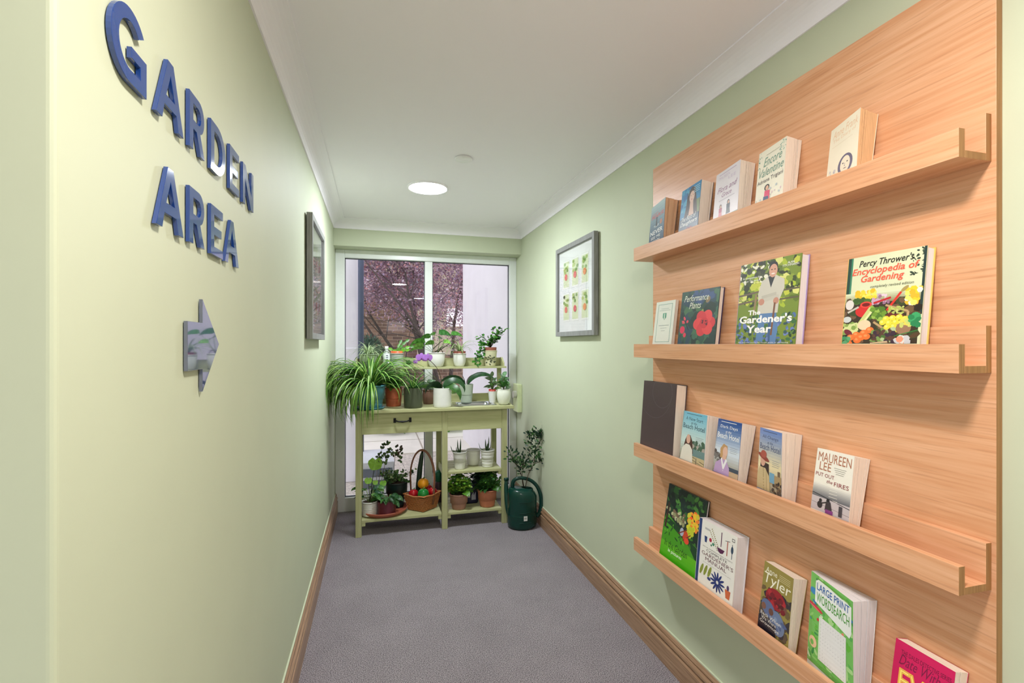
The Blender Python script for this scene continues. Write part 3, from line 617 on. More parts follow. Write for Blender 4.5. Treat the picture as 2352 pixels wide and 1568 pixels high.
def c13(A):
    beach(A, (110, 140, 206), (238, 222, 180), ('All Change', 'at the', 'Beach Hotel'), (84, 96, 130), None, None)
    A.rect(.55, .14, 1, .30, (176, 150, 110)); A.blobs(.6, .0, 1, .2, 24, [(70, 60, 54), (110, 90, 70), (50, 44, 44)], .03, .07); A.rect(.52, .16, .72, .32, (120, 170, 200)); A.rect(.85, .3, .95, .38, (120, 100, 80))
    A.poly([(.10, .26), (.50, .22), (.48, .44), (.12, .46)], (52, 34, 32)); A.ell(.22, .47, .11, .16, (222, 170, 148)); A.ell(.24, .53, .26, .07, (150, 64, 52), rot=-18); A.ell(.24, .58, .13, .11, (176, 84, 70)); A.poly([(.0, 0), (.55, 0), (.52, .24), (.34, .36), (.10, .36), (0, .24)], (206, 184, 140)); A.line([(.25, .36), (.3, 0)], .03, (170, 146, 104)); A.line([(.38, .33), (.42, 0)], .02, (170, 146, 104))
def c14(A):
    A.rect(0, 0, 1, 1, (240, 236, 224)); A.grad(0, .20, 1, .45, (96, 96, 104), (236, 232, 222), 10); A.rect(0, 0, 1, .22, (196, 186, 190)); A.line([(0, .27), (1, .18)], .018, (40, 36, 44)); A.line([(0, .12), (1, .07)], .01, (120, 110, 116))
    A.text('MAUREEN', .06, .80, .95, .95, (176, 112, 84)); A.text('LEE', .12, .66, .44, .79, (176, 112, 84))
    for i in range(4): A.rect(.52 + .02 * i, .74 - .03 * i, .84 - .02 * i, .747 - .03 * i, (150, 146, 140))
    A.text('PUT OUT', .04, .555, .55, .615, (150, 70, 76)); A.text('the', .36, .475, .52, .53, (150, 70, 76), .3); A.text('FIRES', .56, .46, .94, .525, (150, 70, 76))
    A.ell(.25, .17, .04, .05, (40, 34, 40)); A.ell(.24, .10, .07, .09, (50, 42, 46)); A.ell(.45, .20, .045, .05, (40, 34, 40)); A.poly([(.38, .04), (.58, .04), (.52, .19), (.40, .18)], (60, 50, 56)); A.line([(.28, .13), (.42, .17)], .03, (50, 42, 46)); A.rect(.74, .02, .83, .18, (70, 64, 72)); A.rect(.4, .0, .6, .06, (130, 60, 130))
def c15(A):
    A.rect(0, 0, 1, 1, (26, 44, 40)); A.blobs(0, .62, 1, .98, 90, [(20, 34, 34), (34, 66, 44), (50, 100, 50), (26, 44, 48), (80, 140, 60)], .03, .09); A.blobs(.02, .55, .6, .68, 34, [(150, 150, 110), (190, 190, 150), (90, 110, 70), (120, 100, 80)], .02, .05)
    A.poly([(0, .5), (.05, .60), (.5, .46), (.8, .36), (1, .3), (1, 0), (0, 0)], (70, 150, 30)); A.poly([(0, .48), (.3, .44), (.7, .34), (.98, .16), (1, .32), (.7, .42), (.4, .50), (.1, .55)], (24, 64, 36)); A.blobs(0, .32, 1, .52, 50, [(30, 80, 36), (60, 120, 40), (20, 54, 34), (96, 170, 50)], .02, .06, .4)
    A.blobs(.62, .55, .84, .78, 40, [(240, 130, 50), (250, 90, 40), (240, 190, 50), (210, 200, 60)], .02, .06); A.blobs(.62, .46, .78, .58, 20, [(220, 214, 50), (190, 200, 50)], .03, .05)
    A.ell(.60, .43, .07, .09, (200, 70, 40)); A.ell(.5, .46, .05, .07, (170, 176, 196)); A.line([(.42, .42), (.62, .52)], .02, (120, 50, 40)); A.line([(.55, .36), (.72, .48)], .02, (120, 50, 40)); A.ell(.64, .38, .06, .05, (226, 76, 50)); A.line([(.05, .4), (.08, .75)], .05, (60, 40, 36))
    A.grad(0, 0, 1, .22, (70, 176, 20), (96, 180, 30), 6); A.text('In the Garden', .10, .165, .70, .255, (20, 56, 24)); A.text('in pictures', .22, .095, .58, .150, (236, 250, 230), 0, .01)
def c16(A):
    A.rect(0, 0, 1, 1, (238, 236, 230)); A.rect(0, 0, .075, 1, (40, 62, 116)); A.rect(.17, .87, .3, .90, (190, 190, 190))
    for i in range(11): A.ell(.36 + .02 * i, .92 - .022 * i, .018, .009, (140, 130, 70), 8, 40); A.ell(.31 + .022 * i, .88 - .022 * i, .018, .009, (140, 130, 70), 8, -20)
    A.poly([(.17, .77), (.25, .77), (.24, .68), (.19, .68)], (40, 62, 116)); A.ell(.34, .75, .035, .04, (176, 40, 70)); A.ell(.42, .71, .03, .03, (60, 130, 100)); A.ell(.37, .68, .02, .02, (60, 130, 100))
    A.line([(.62, .95), (.62, .74)], .02, (90, 40, 80)); A.poly([(.52, .71), (.72, .71), (.68, .655), (.62, .64), (.56, .655)], (90, 40, 80)); A.line([(.78, .87), (.78, .66)], .02, (176, 84, 70)); A.line([(.72, .86), (.84, .88)], .012, (110, 110, 110)); A.line([(.9, .86), (.9, .65)], .014, (50, 70, 96)); A.ell(.9, .78, .03, .07, (50, 70, 96)); A.rect(.88, .90, .95, .945, (90, 90, 90)); A.rect(.89, .91, .94, .935, (236, 234, 230))
    A.text('ROYAL HORTICULTURAL SOCIETY', .15, .605, .93, .62, (90, 90, 90)); A.text('COMPLETE', .25, .555, .80, .59, (80, 74, 80)); A.text('GARDENER\'S', .13, .485, .96, .54, (110, 66, 80)); A.text('MANUAL', .24, .415, .80, .47, (110, 66, 80)); A.text('the one-stop guide to plan, sow, plant and grow your garden', .18, .375, .92, .39, (150, 150, 150))
    for x in (.16, .27, .38): A.ell(x, .26 + (x - .16) * .1, .035, .12, (140, 150, 60), 14, -18)
    for a in range(0, 360, 30): A.ell(.60 + .11 * math.cos(R(a)), .21 + .085 * math.sin(R(a)), .085, .022, (40, 56, 120), 10, a)
    A.ell(.38, .18, .05, .03, (60, 70, 130)); A.poly([(.80, .2), (.94, .2), (.92, .08), (.83, .08)], (206, 106, 66)); A.ell(.87, .23, .03, .05, (90, 70, 110))
def c17(A):
    A.rect(0, 0, 1, 1, (152, 138, 72)); A.text('Anne', .08, .86, .48, .94, (244, 240, 220)); A.text('Tyler', .04, .66, .96, .86, (244, 240, 220), .1)
    for i in range(4): A.rect(.55, .925 - .025 * i, .92, .93 - .025 * i, (230, 220, 180))
    A.blobs(0, .05, 1, .62, 60, [(60, 54, 60), (90, 76, 60), (40, 38, 52), (110, 92, 60)], .06, .14); A.ell(.50, .55, .34, .26, (150, 36, 44)); A.ell(.76, .50, .13, .14, (120, 80, 64)); A.blobs(.2, .44, .8, .62, 18, [(176, 44, 52), (120, 30, 40), (90, 30, 36)], .04, .09); A.ell(.30, .36, .26, .20, (96, 110, 150), rot=-30); A.ell(.62, .24, .24, .3, (110, 126, 160), rot=20); A.ell(.14, .36, .08, .09, (130, 90, 74)); A.ell(.40, .34, .08, .09, (110, 74, 62)); A.blobs(.5, .1, .9, .34, 14, [(130, 150, 180), (84, 98, 140)], .03, .07)
    A.grad(0, 0, .6, .2, (26, 26, 40), (40, 38, 52), 5); A.text('Back When', .06, .225, .74, .275, (236, 232, 226)); A.text('We Were', .10, .165, .60, .215, (236, 232, 226)); A.text('Grownups', .06, .095, .70, .155, (236, 232, 226))
def c18(A):
    A.rect(0, 0, 1, 1, (120, 196, 96)); A.blobs(0, 0, 1, 1, 90, [(90, 180, 84), (150, 214, 120), (180, 226, 150), (60, 150, 80), (214, 236, 196), (100, 190, 60)], .04, .11, .5)
    A.blobs(0, .1, 1, .9, 16, [(40, 130, 190), (214, 50, 60), (240, 140, 110)], .02, .06, .5); A.ell(.08, .80, .08, .06, (50, 140, 200)); A.ell(.14, .64, .19, .035, (214, 50, 70), rot=-8); A.ell(.14, .63, .13, .012, (240, 120, 130), rot=-8); A.ell(.12, .24, .09, .10, (240, 200, 160)); A.ell(.10, .23, .04, .05, (120, 190, 90))
    A.poly([(.13, .93), (.22, .97), (.97, .93), (.97, .66), (.93, .60), (.13, .70)], (246, 250, 246)); A.line([(.16, .97), (.95, .955)], .025, (110, 180, 70))
    A.text('LARGE PRINT', .17, .845, .93, .925, (30, 96, 176), 0, .008); A.text('WORDSEARCH', .17, .715, .93, .82, (76, 160, 50), 0, .004)
    A.rect(.27, .10, .86, .575, (240, 240, 240))
    k0 = A.k
    for i in range(20):
        for j in range(24):
            A.k = k0
            A.text('AEORSTLN'[(i * 7 + j * 5) % 8], .29 + i * .0285, .115 + j * .019, .304 + i * .0285, .125 + j * .019, (130, 130, 140)) if (i + j) % 2 == 0 and i % 2 == 0 else None
    A.poly([(.25, .575), (.29, .575), (.29, .10), (.25, .10)], (226, 240, 220))
def c19(A):
    A.rect(0, 0, 1, 1, (206, 26, 92)); A.text('THE DALES DETECTIVE SERIES', .12, .86, .96, .91, (110, 20, 60)); A.text('Date With', .10, .74, .80, .86, (130, 24, 70), .35)
    A.text('EVIL', .12, .45, .90, .70, (240, 206, 70), 0, .03); A.text('EVIL', .135, .46, .885, .69, (206, 26, 92), 0, -.0); A.text('EVIL', .14, .465, .88, .685, (250, 226, 110), 0, -.012)
    A.ell(.83, .70, .15, .15, (214, 20, 36), 24); A.text('YOU\'LL', .76, .72, .9, .75, WHT, 0, .01); A.text('LOVE IT', .74, .67, .92, .70, WHT, 0, .01)
    A.ell(.4, .2, .25, .2, (240, 220, 90)); A.ell(.4, .2, .2, .15, (206, 26, 92))

TOPG = 'books on the top ledge'; G2 = 'books on the second ledge'; G3 = 'books on the third ledge'; G4 = 'books on the lowest ledge'
book('paperback_book', 'blue-grey paperback with tan pages at the far end of the top ledge', 'book', 0, 1.778, 1.885, 2.000, 1.19, .060, .030, c1, covcol=(60, 90, 120), pages=mat('tan_page_edges', (226, 182, 144), .8, var=.1, scale=60, stretch=(18, 18, .4)), group=TOPG, seed=1)
book('paperback_book', 'blue paperback with a dark-haired woman on the cover, top ledge', 'book', 0, 1.556, 1.674, 2.003, 1.19, .052, .035, c2, covcol=(70, 110, 140), group=TOPG, seed=2)
book('paperback_book', 'pale lilac paperback with two small walking figures, top ledge', 'book', 0, 1.348, 1.465, 2.000, 1.19, .058, .034, c3, covcol=(228, 222, 230), group=TOPG, seed=3)
book('paperback_book', 'cream paperback with green script title and pink-topped figure, top ledge', 'book', 0, 1.164, 1.270, 2.002, 1.19, .054, .032, c4, covcol=(240, 236, 218), group=TOPG, seed=4)
book('paperback_book', 'cream paperback with a pencil portrait of a girl, nearest on top ledge', 'book', 0, .935, 1.014, 1.976, 1.19, .058, .018, c5, covcol=(243, 234, 212), pages=mat('yellowed_page_edges', (226, 186, 140), .8, var=.16, scale=60, stretch=(18, 18, .4)), group=TOPG, seed=5)
book('booklet', 'thin pale green booklet with a crest at the far end of second ledge', 'booklet', 1, 1.774, 1.917, 1.583, 1.188, .014, .010, c6, covcol=(226, 230, 218), group=G2, seed=6)
book('hardback_book', 'dark green book with a large red flower on its cover', 'book', 1, 1.494, 1.718, 1.605, 1.186, .020, .020, c7, hard=True, covcol=(36, 60, 60), group=G2, seed=7, back=(50, 40, 80))
book('hardback_book', 'tall gardening book with a man in a cream fleece leaning on a spade', 'book', 1, 1.134, 1.376, 1.660, 1.185, .030, .030, c8, hard=True, covcol=(110, 140, 60), back=(170, 150, 196), pages=page_w, group=G2, seed=8)
book('hardback_book', 'gardening book with piled vegetables and red title lettering', 'book', 1, .803, .991, 1.617, 1.186, .027, .027, c9, hard=True, covcol=(216, 222, 186), back=(232, 190, 100), pages=page_w, group=G2, seed=9)
book('hardback_book', 'plain dark brown hardback with faint ring marks, third ledge', 'book', 2, 1.716, 1.962, 1.232, 1.186, .050, .050, c10, hard=True, covcol=(78, 62, 66), group=G3, seed=10)
book('paperback_book', 'light blue seaside paperback with a woman in a white blouse', 'book', 2, 1.517, 1.655, 1.130, 1.178, .058, .034, c11, covcol=(190, 216, 220), group=G3, seed=11)
book('paperback_book', 'deep blue seaside paperback with a blonde woman in a lilac dress', 'book', 2, 1.345, 1.458, 1.128, 1.175, .056, .032, c12, covcol=(60, 90, 150), group=G3, seed=12)
book('paperback_book', 'very thick seaside paperback with a woman in a red brimmed hat', 'book', 2, 1.162, 1.262, 1.131, 1.19, .074, .036, c13, covcol=(170, 180, 206), group=G3, seed=13)
book('paperback_book', 'white and grey paperback with copper title, nearest on third ledge', 'book', 2, .956, 1.062, 1.106, 1.179, .052, .034, c14, covcol=(240, 236, 224), group=G3, seed=14)
book('hardback_book', 'slim tall green picture book of a painted garden, lowest ledge', 'book', 3, 1.575, 1.826, .806, 1.164, .010, .010, c15, hard=True, covcol=(26, 40, 44), group=G4, seed=15, pages=page_w, overhang=.001)
book('hardback_book', 'thick white gardening manual with a navy spine, lowest ledge', 'book', 3, 1.374, 1.571, .748, 1.185, .048, .048, c16, hard=True, covcol=(238, 236, 230), back=(230, 230, 236), pages=page_w, group=G4, seed=16)
book('paperback_book', 'olive and red paperback of a family group, lowest ledge', 'book', 3, 1.143, 1.250, .712, 1.173, .052, .034, c17, covcol=(152, 138, 72), group=G4, seed=17)
book('puzzle_book', 'bright green and white puzzle book with curling pages, lowest ledge', 'book', 3, .938, 1.075, .756, 1.19, .078, .024, c18, covcol=(240, 246, 240), pages=page_w, group=G4, seed=18)
book('paperback_book', 'bright pink paperback with yellow capitals, nearest on lowest ledge', 'book', 3, .741, .862, .702, 1.172, .040, .034, c19, covcol=(206, 26, 92), group=G4, seed=19)


# ------------------------------------------------------------------ the potting bench
ZT = .92
bench = thing('potting_bench', 'sage green wooden potting bench in front of the garden window', 'potting bench', (.42, 3.89, 0))
LX = (-.150, .474, .942); lw = .042
for x in LX:
    mb = MB(); mb.box(x, 3.70, 0, x + lw, 3.74, ZT - .022); mb.build('leg', bench_v, bench, bevel=.0015)
    mb = MB(); mb.box(x, 4.06, 0, x + lw, 4.10, ZT - .022); mb.build('leg', bench_v, bench, bevel=.0015)
mb = MB(); sx0, sx1, sy0, sy1 = .60, .905, 3.765, 3.985      # work top with the sink cut-out
mb.box(-.185, 3.665, ZT - .022, sx0, 4.10, ZT); mb.box(sx1, 3.665, ZT - .022, 1.03, 4.10, ZT)
mb.box(sx0, 3.665, ZT - .022, sx1, sy0, ZT); mb.box(sx0, sy1, ZT - .022, sx1, 4.10, ZT); mb.build('work_top', bench_m, bench, bevel=.002)
mb = MB(); mb.box(-.185, 4.085, ZT, 1.03, 4.10, ZT + .062); mb.build('back_board', bench_m, bench, bevel=.0015)
for x in (-.185, 1.015):
    mb = MB(); mb.prism([(3.72, ZT), (4.085, ZT), (4.085, ZT + .06), (3.99, ZT + .055)], 'X', x, x + .015); mb.build('side_board', bench_m, bench)
dr = None
mb = MB(); mb.box(-.107, 3.702, .742, .473, 3.722, ZT - .026); mb.box(-.10, 3.722, .75, .466, 4.05, .762); mb.box(-.10, 3.722, .762, -.09, 4.05, .88); mb.box(.456, 3.722, .762, .466, 4.05, .88)
dr = mb.build('drawer', bench_m, bench, bevel=.0015)
hx = atx(924.5, 3.70); hz = .838
mb = MB(); mb.tube([(hx - .054, 3.697, hz), (hx - .050, 3.682, hz), (hx - .03, 3.674, hz - .006), (hx, 3.672, hz - .008), (hx + .03, 3.674, hz - .006), (hx + .050, 3.682, hz), (hx + .054, 3.697, hz)], [.005, .0055, .005, .008, .005, .0055, .005], 8)
for s in (-1, 1): mb.box(hx + s * .056 - .009, 3.696, hz - .017, hx + s * .056 + .009, 3.7018, hz + .017)
mb.build('handle', blk, dr)
mb = MB(); mb.box(.516, 3.705, .742, .942, 3.722, ZT - .022); mb.build('front_panel', bench_m, bench, bevel=.0015)
for x in (-.142, .95):
    mb = MB(); mb.box(x, 3.74, .742, x + .018, 4.06, ZT - .022); mb.build('side_panel', bench_m, bench)
mb = MB(); mb.box(-.108, 4.07, .742, .942, 4.085, ZT - .022); mb.build('rear_panel', bench_m, bench)
def slat_shelf(x0, x1, z, name):
    mb = MB(); n = 5; w = (4.085 - 3.712) / n
    for i in range(n): mb.box(x0, 3.712 + i * w, z - .018, x1, 3.712 + (i + 1) * w - .006, z)
    for x in (x0, x1 - .025): mb.box(x, 3.715, z - .045, x + .025, 4.08, z - .018)
    mb.build(name, bench_m, bench, bevel=.001)
slat_shelf(-.107, .473, .118, 'lower_shelf'); slat_shelf(.517, .941, .118, 'lower_shelf'); slat_shelf(.517, .941, .427, 'middle_shelf')
mb = MB(); mb.box(.488, 3.74, .385, .502, 4.06, .427); mb.build('shelf_rail', bench_m, bench)
for x in (-.150, .992):
    mb = MB(); mb.box(x, 4.062, ZT + .0, x + .036, 4.084, 1.200); mb.build('hutch_post', bench_v, bench, bevel=.0015)
mb = MB(); mb.box(-.17, 3.955, 1.200, 1.045, 4.10, 1.215); mb.build('upper_shelf', bench_m, bench, bevel=.0015)
mb = MB(); mb.box(-.16, 4.086, 1.215, 1.035, 4.098, 1.285); mb.build('upper_rail', bench_m, bench, bevel=.0015)
for x in (-.16, 1.022):
    mb = MB(); mb.prism([(3.985, 1.215), (4.086, 1.215), (4.086, 1.288), (4.05, 1.288), (3.985, 1.243)], 'X', x, x + .013); mb.build('bracket', bench_m, bench)
steel = mat('brushed_steel', (206, 208, 212), .18, metal=1.0)
mb = MB(); d = .09      # sink bowl set into the top
def rr_(x0, y0, x1, y1, r, n=5):
    P = []
    for cx, cy, a0 in ((x1 - r, y1 - r, 0), (x0 + r, y1 - r, 90), (x0 + r, y0 + r, 180), (x1 - r, y0 + r, 270)):
        P += [(cx + r * math.cos(R(a0 + 90 * i / n)), cy + r * math.sin(R(a0 + 90 * i / n))) for i in range(n + 1)]
    return P
rings = [(rr_(sx0 - .012, sy0 - .012, sx1 + .012, sy1 + .012, .02), ZT + .0012), (rr_(sx0 - .010, sy0 - .010, sx1 + .010, sy1 + .010, .02), ZT + .004), (rr_(sx0 + .012, sy0 + .012, sx1 - .012, sy1 - .012, .03), ZT + .003), (rr_(sx0 + .02, sy0 + .02, sx1 - .02, sy1 - .02, .035), ZT - .012), (rr_(sx0 + .03, sy0 + .03, sx1 - .03, sy1 - .03, .04), ZT - d)]
vs = [(x, y, z) for P, z in rings for x, y in P]; n = len(rings[0][0])
mb.add(vs, [(j * n + i, j * n + (i + 1) % n, (j + 1) * n + (i + 1) % n, (j + 1) * n + i) for j in range(4) for i in range(n)] + [tuple(range(4 * n, 5 * n))], 0, None, True)
mb.build('sink', steel, bench)

# ------------------------------------------------------------------ plants
def wall_clamp(p):
    if p.y > 5: return p
    p.x = min(max(p.x, WL + .006), WR - .006); p.y = min(p.y, YW - .035); return p
def strap(mb, p0, az, L, e0, droop, w, cols, seg=9, fold=.18, tw=0.0, zmin=None, curl=1.3):
    """arching strap leaf; cols = (edge, centre)"""
    p = Vector(p0); pts = [p.copy()]; d = Vector((math.cos(az), math.sin(az), 0)); ds = L / seg; tang = []
    for i in range(seg):
        e = e0 - droop * ((i + .5) / seg) ** curl; t = d * math.cos(e) + Vector((0, 0, 1)) * math.sin(e); tang.append(t); p = wall_clamp(p + t * ds)
        if zmin is not None and p.z < zmin: p.z = zmin
        pts.append(p.copy())
    tang.append(tang[-1]); side = Vector((-math.sin(az), math.cos(az), 0)); vs = []
    for i, q in enumerate(pts):
        s = i / seg; ww = w * min(1, .45 + s * 3) * (1 - s ** 2.2) ** .8 if i < seg else .0004; nrm = side.cross(tang[i]); nrm.normalize()
        sd = (side * math.cos(tw * s) + nrm * math.sin(tw * s))
        for k in (-1, -.4, .4, 1): vs.append(q + sd * (k * ww / 2) + nrm * (-abs(k) * ww * fold * -1))
    fs = []; cl = []
    for i in range(seg):
        for k in range(3): a = i * 4 + k; fs.append((a, a + 1, a + 5, a + 4)); cl.append(cols[1] if k == 1 else cols[0])
    mb.add(vs, fs, 0, cl, True)
def broad(mb, p0, az, e0, L, Wd, col, mid=None, droop=.6, n=7, heart=0.0, fold=.12, roll=0.0):
    p = Vector(p0); d = Vector((math.cos(az), math.sin(az), 0)); side = Vector((-math.sin(az), math.cos(az), 0)); vs = []; ds = L / n
    if not roll: roll = .85 * abs(math.cos(az))
    for i in range(n + 1):
        s = i / n; e = e0 - droop * s; t = d * math.cos(e) + Vector((0, 0, 1)) * math.sin(e); nrm = side.cross(t); nrm.normalize(); nrm = -nrm
        if nrm.z < 0 and abs(e) < 1.2: nrm = -nrm
        ww = Wd * (math.sin(PI * min(1, s * (1 - .02) + .02) ** (.72 - .25 * heart)) ** .85 if 0 < i < n else .04); sd = side * math.cos(roll) + nrm * math.sin(roll)
        for k in (-1, -.55, 0, .55, 1): vs.append(wall_clamp(p + sd * (k * ww / 2) + nrm * (abs(k) * ww * fold) - t * (heart * ww * .25 * abs(k) if i < 2 else 0)))
        p = p + t * ds
    fs = []; cl = []; mid = mid or tuple(min(255, c + 22) for c in col)
    for i in range(n):
        for k in range(4): a = i * 5 + k; fs.append((a, a + 1, a + 6, a + 5)); cl.append(mid if k in (1, 2) and i % 2 == 0 else col)
    mb.add(vs, fs, 0, cl, True)
def roundleaf(mb, c, nrm, r, col, n=16):
    nrm = Vector(nrm).normalized(); u = nrm.cross(Vector((0, 0, 1))).normalized(); v = u.cross(nrm); c = Vector(c)
    P = [c - nrm * r * .12] + [c + (u * math.cos(a) + v * math.sin(a) * .92) * r * (1 + .05 * math.sin(5 * a)) + nrm * r * .10 * math.cos(3 * a) for a in [2 * PI * i / n + PI / 2 + .12 for i in range(n)]]
    P[1] = P[1].lerp(P[0], .45); alt = tuple(min(255, q + 14) for q in col)
    mb.add(P, [(0, 1 + i, 1 + (i + 1) % n) for i in range(n)], 0, [col if i % 4 else alt for i in range(n)], True)
def cr(pts, n=5):
    P = [Vector(p) for p in pts]; P = [P[0] * 2 - P[1]] + P + [P[-1] * 2 - P[-2]]; out = []
    for i in range(1, len(P) - 2):
        for j in range(n):
            t = j / n; a, b, c, d = P[i - 1], P[i], P[i + 1], P[i + 2]
            out.append(.5 * ((2 * b) + (c - a) * t + (2 * a - 5 * b + 4 * c - d) * t * t + (3 * b - a - 3 * c + d) * t ** 3))
    return out + [P[-2]]
def lr(v, n=5):
    out = []
    for a, b in zip(v, v[1:]): out += [a + (b - a) * j / n for j in range(n)]
    return out + [v[-1]]
def leaflet(mb, p, d, up, L, Wd, col):
    d = d.normalized(); s = d.cross(up); s.normalize() if s.length > 1e-4 else None; n = s.cross(d)
    P = [p, p + d * L * .3 + s * Wd * .5 + n * L * .06, p + d * L * .7 + s * Wd * .42 + n * L * .05, p + d * L, p + d * L * .7 - s * Wd * .42 + n * L * .05, p + d * L * .3 - s * Wd * .5 + n * L * .06, p + d * L * .5]
    mb.add([wall_clamp(q) for q in P], [(0, 1, 6), (1, 2, 6), (2, 3, 6), (3, 4, 6), (4, 5, 6), (5, 0, 6)], 0, col, True)
def rdir(r, up=.3): return Vector((r.uniform(-1, 1), r.uniform(-1, 1), r.uniform(-.3, 1) + up)).normalized()
def pot(t, c, rt, rb, h, m, prof='taper', rim=.004, ribs=0, soil=True, saucer=None, name='pot', soil_drop=.012, wall=.0035):
    x, y, z = c; P = [(.0001, .0), (rb * .96, 0), (rb, .003)]; n = 22
    for i in range(1, n):
        s = i / n
        if prof == 'taper': r = rb + (rt - rb) * s
        elif prof == 'round': r = rb + (rt - rb) * math.sin(PI / 2 * min(1, s * 1.6)) ** .8
        elif prof == 'belly': r = rb + (rt * 1.12 - rb) * math.sin(PI * (s * .72 + .06)) if s < .9 else rt
        elif prof == 'cyl': r = rt if s > .07 else rb
        if ribs: r += .0016 * math.cos(2 * PI * ribs * s)
        P.append((r, h * s))
    P += [(rt + rim * .5, h - rim * 2.2), (rt + rim * .6, h - .001), (rt + rim * .2, h), (rt - wall, h), (rt - wall * 1.3, h - .02), (max(rb * .8, rt - wall * 2), h * .4), (.0001, h * .38)]
    mb = MB(); mb.lathe(P, c, 36); o = mb.build(name, m, t)
    if saucer:
        mb = MB(); sr = rb * 1.28; mb.lathe([(.0001, -.0), (sr * .9, -.0), (sr, .014), (sr - .003, .014), (sr * .88, .004), (.0001, .004)], (x, y, z - .004), 36); mb.build('saucer', saucer, t)
    if soil:
        mb = MB(); mb.lathe([(rt - wall * 1.1, h - soil_drop), (rt * .5, h - soil_drop + .004), (.0001, h - soil_drop + .003)], c, 20, wob=lambda a, zz: 1); mb.build('soil', soil_m, t)
    return o
GREENS = [(58, 112, 44), (74, 134, 52), (44, 92, 40), (92, 150, 62)]
PG = 'potted plants on the potting bench'
def pth(kind, label, px, Y, z, cat='potted plant', group=PG):
    x = atx(px, Y); return thing(kind, label, cat, (x, Y, z), group), x, Y, z, dep(x, Y) / F
white_c = mat('white_ceramic', (228, 228, 222), .3, var=.02); grey_c = mat('grey_stoneware', (170, 174, 168), .5); brown_rim = mat('brown_clay', (130, 70, 54), .7)
rimmat = mat('orange_plastic', (214, 104, 62), .4)
E0 = .0006
# large spider plant in turquoise pot
t, x, y, z, k = pth('spider_plant', 'large striped spider plant in a ribbed turquoise pot at the bench end', 851, 3.785, ZT + .005)
turq = mat('turquoise_plastic', (78, 138, 152), .35)
pot(t, (x, y, z), .108, .082, .172, turq, ribs=7, rim=.006, saucer=turq)
rn = random.Random(5); mb = MB()
for i in range(230):
    az = rn.uniform(0, 2 * PI); az = az if not (4.2 < az < 5.6 and i % 3) else az + 2.2; L = rn.uniform(.28, .58); e = rn.uniform(.6, 1.5)
    g = rn.choice([(48, 110, 40), (62, 128, 46), (38, 92, 40), (84, 148, 58)]); c = rn.choice([(176, 200, 104), (196, 214, 140), (150, 184, 84)])
    r0 = rn.uniform(0, .05); left = max(0, -math.cos(az))
    strap(mb, (x + r0 * math.cos(az), y + r0 * math.sin(az), z + .155), az, L, e, rn.uniform(1.7, 2.9) + (.3 if left > .5 else 0), rn.uniform(.012, .020), (g, c), seg=11, tw=rn.uniform(-.8, .8))
for i in range(60):    # long leaves arching to the wall and over the bench end
    az = rn.uniform(2.4, 4.1); strap(mb, (x - .03, y, z + .16), az, rn.uniform(.42, .62), rn.uniform(.9, 1.3), rn.uniform(2.6, 3.2), rn.uniform(.010, .015), (rn.choice(GREENS), (186, 206, 120)), seg=12, tw=rn.uniform(-.6, .6))
for i in range(95):    # leaves hanging over the pot rim, mostly to the left and front
    az = rn.uniform(2.3, 4.9); g = rn.choice([(40, 96, 38), (56, 118, 44), (70, 132, 50), (34, 80, 36)])
    strap(mb, (x + .06 * math.cos(az), y + .06 * math.sin(az), z + .165), az, rn.uniform(.26, .46), rn.uniform(.4, 1.2), rn.uniform(2.3, 3.0), rn.uniform(.012, .019), (g, (168, 196, 100)), seg=11, tw=rn.uniform(-.8, .8), curl=.75)
mb.build('leaves', leaf_m, t)
# pothos in terracotta coloured pot
t, x, y, z, k = pth('pothos_plant', 'leafy light green plant in small terracotta pot beside the turquoise pot', 904, 3.90, ZT + E0)
pot(t, (x, y, z), .068, .056, .142, mat('terracotta_plastic', (190, 98, 66), .45), rim=.003)
mb = MB(); rn = random.Random(8)
for i in range(46):
    az = rn.uniform(0, 2 * PI); r = rn.uniform(0, .05); broad(mb, (x + r * math.cos(az), y + r * math.sin(az), z + .13 + rn.uniform(0, .13)), az, rn.uniform(.2, 1.2), rn.uniform(.05, .085), rn.uniform(.032, .05), rn.choice([(86, 140, 50), (120, 168, 66), (60, 112, 46), (150, 190, 90)]), droop=1.2, heart=.6)
mb.build('leaves', leaf_m, t)
# dracaena in olive pot
t, x, y, z, k = pth('dracaena_plant', 'upright striped leafy plant in a dark olive pot', 949, 3.77, ZT + E0)
pot(t, (x, y, z), .070, .068, .150, mat('dark_olive_glaze', (74, 80, 62), .35), prof='cyl', rim=.001)
mb = MB(); rn = random.Random(9)
for i in range(20): strap(mb, (x, y, z + .135), i * 2.4 + rn.uniform(-.2, .2), rn.uniform(.13, .20), 1.25 - i * .045, rn.uniform(.4, 1.0), .024, (rn.choice([(40, 92, 44), (56, 112, 50)]), (150, 186, 96)), seg=8)
mb.build('leaves', leaf_m, t)
# variegated filler plant between the two
t, x, y, z, k = pth('potted_plant', 'small white-veined plant in a brown pot behind the olive pot', 984, 3.965, ZT + E0)
pot(t, (x, y, z), .050, .040, .115, mat('brown_glaze', (124, 92, 78), .25), prof='round')
mb = MB(); rn = random.Random(10)
for i in range(22): az = rn.uniform(0, 2 * PI); broad(mb, (x, y, z + .105 + rn.uniform(0, .05)), az, rn.uniform(.3, 1.2), rn.uniform(.07, .11), .026, rn.choice([(130, 160, 130), (90, 130, 90), (176, 196, 176)]), (200, 212, 200), droop=1.4)
mb.build('leaves', leaf_m, t)
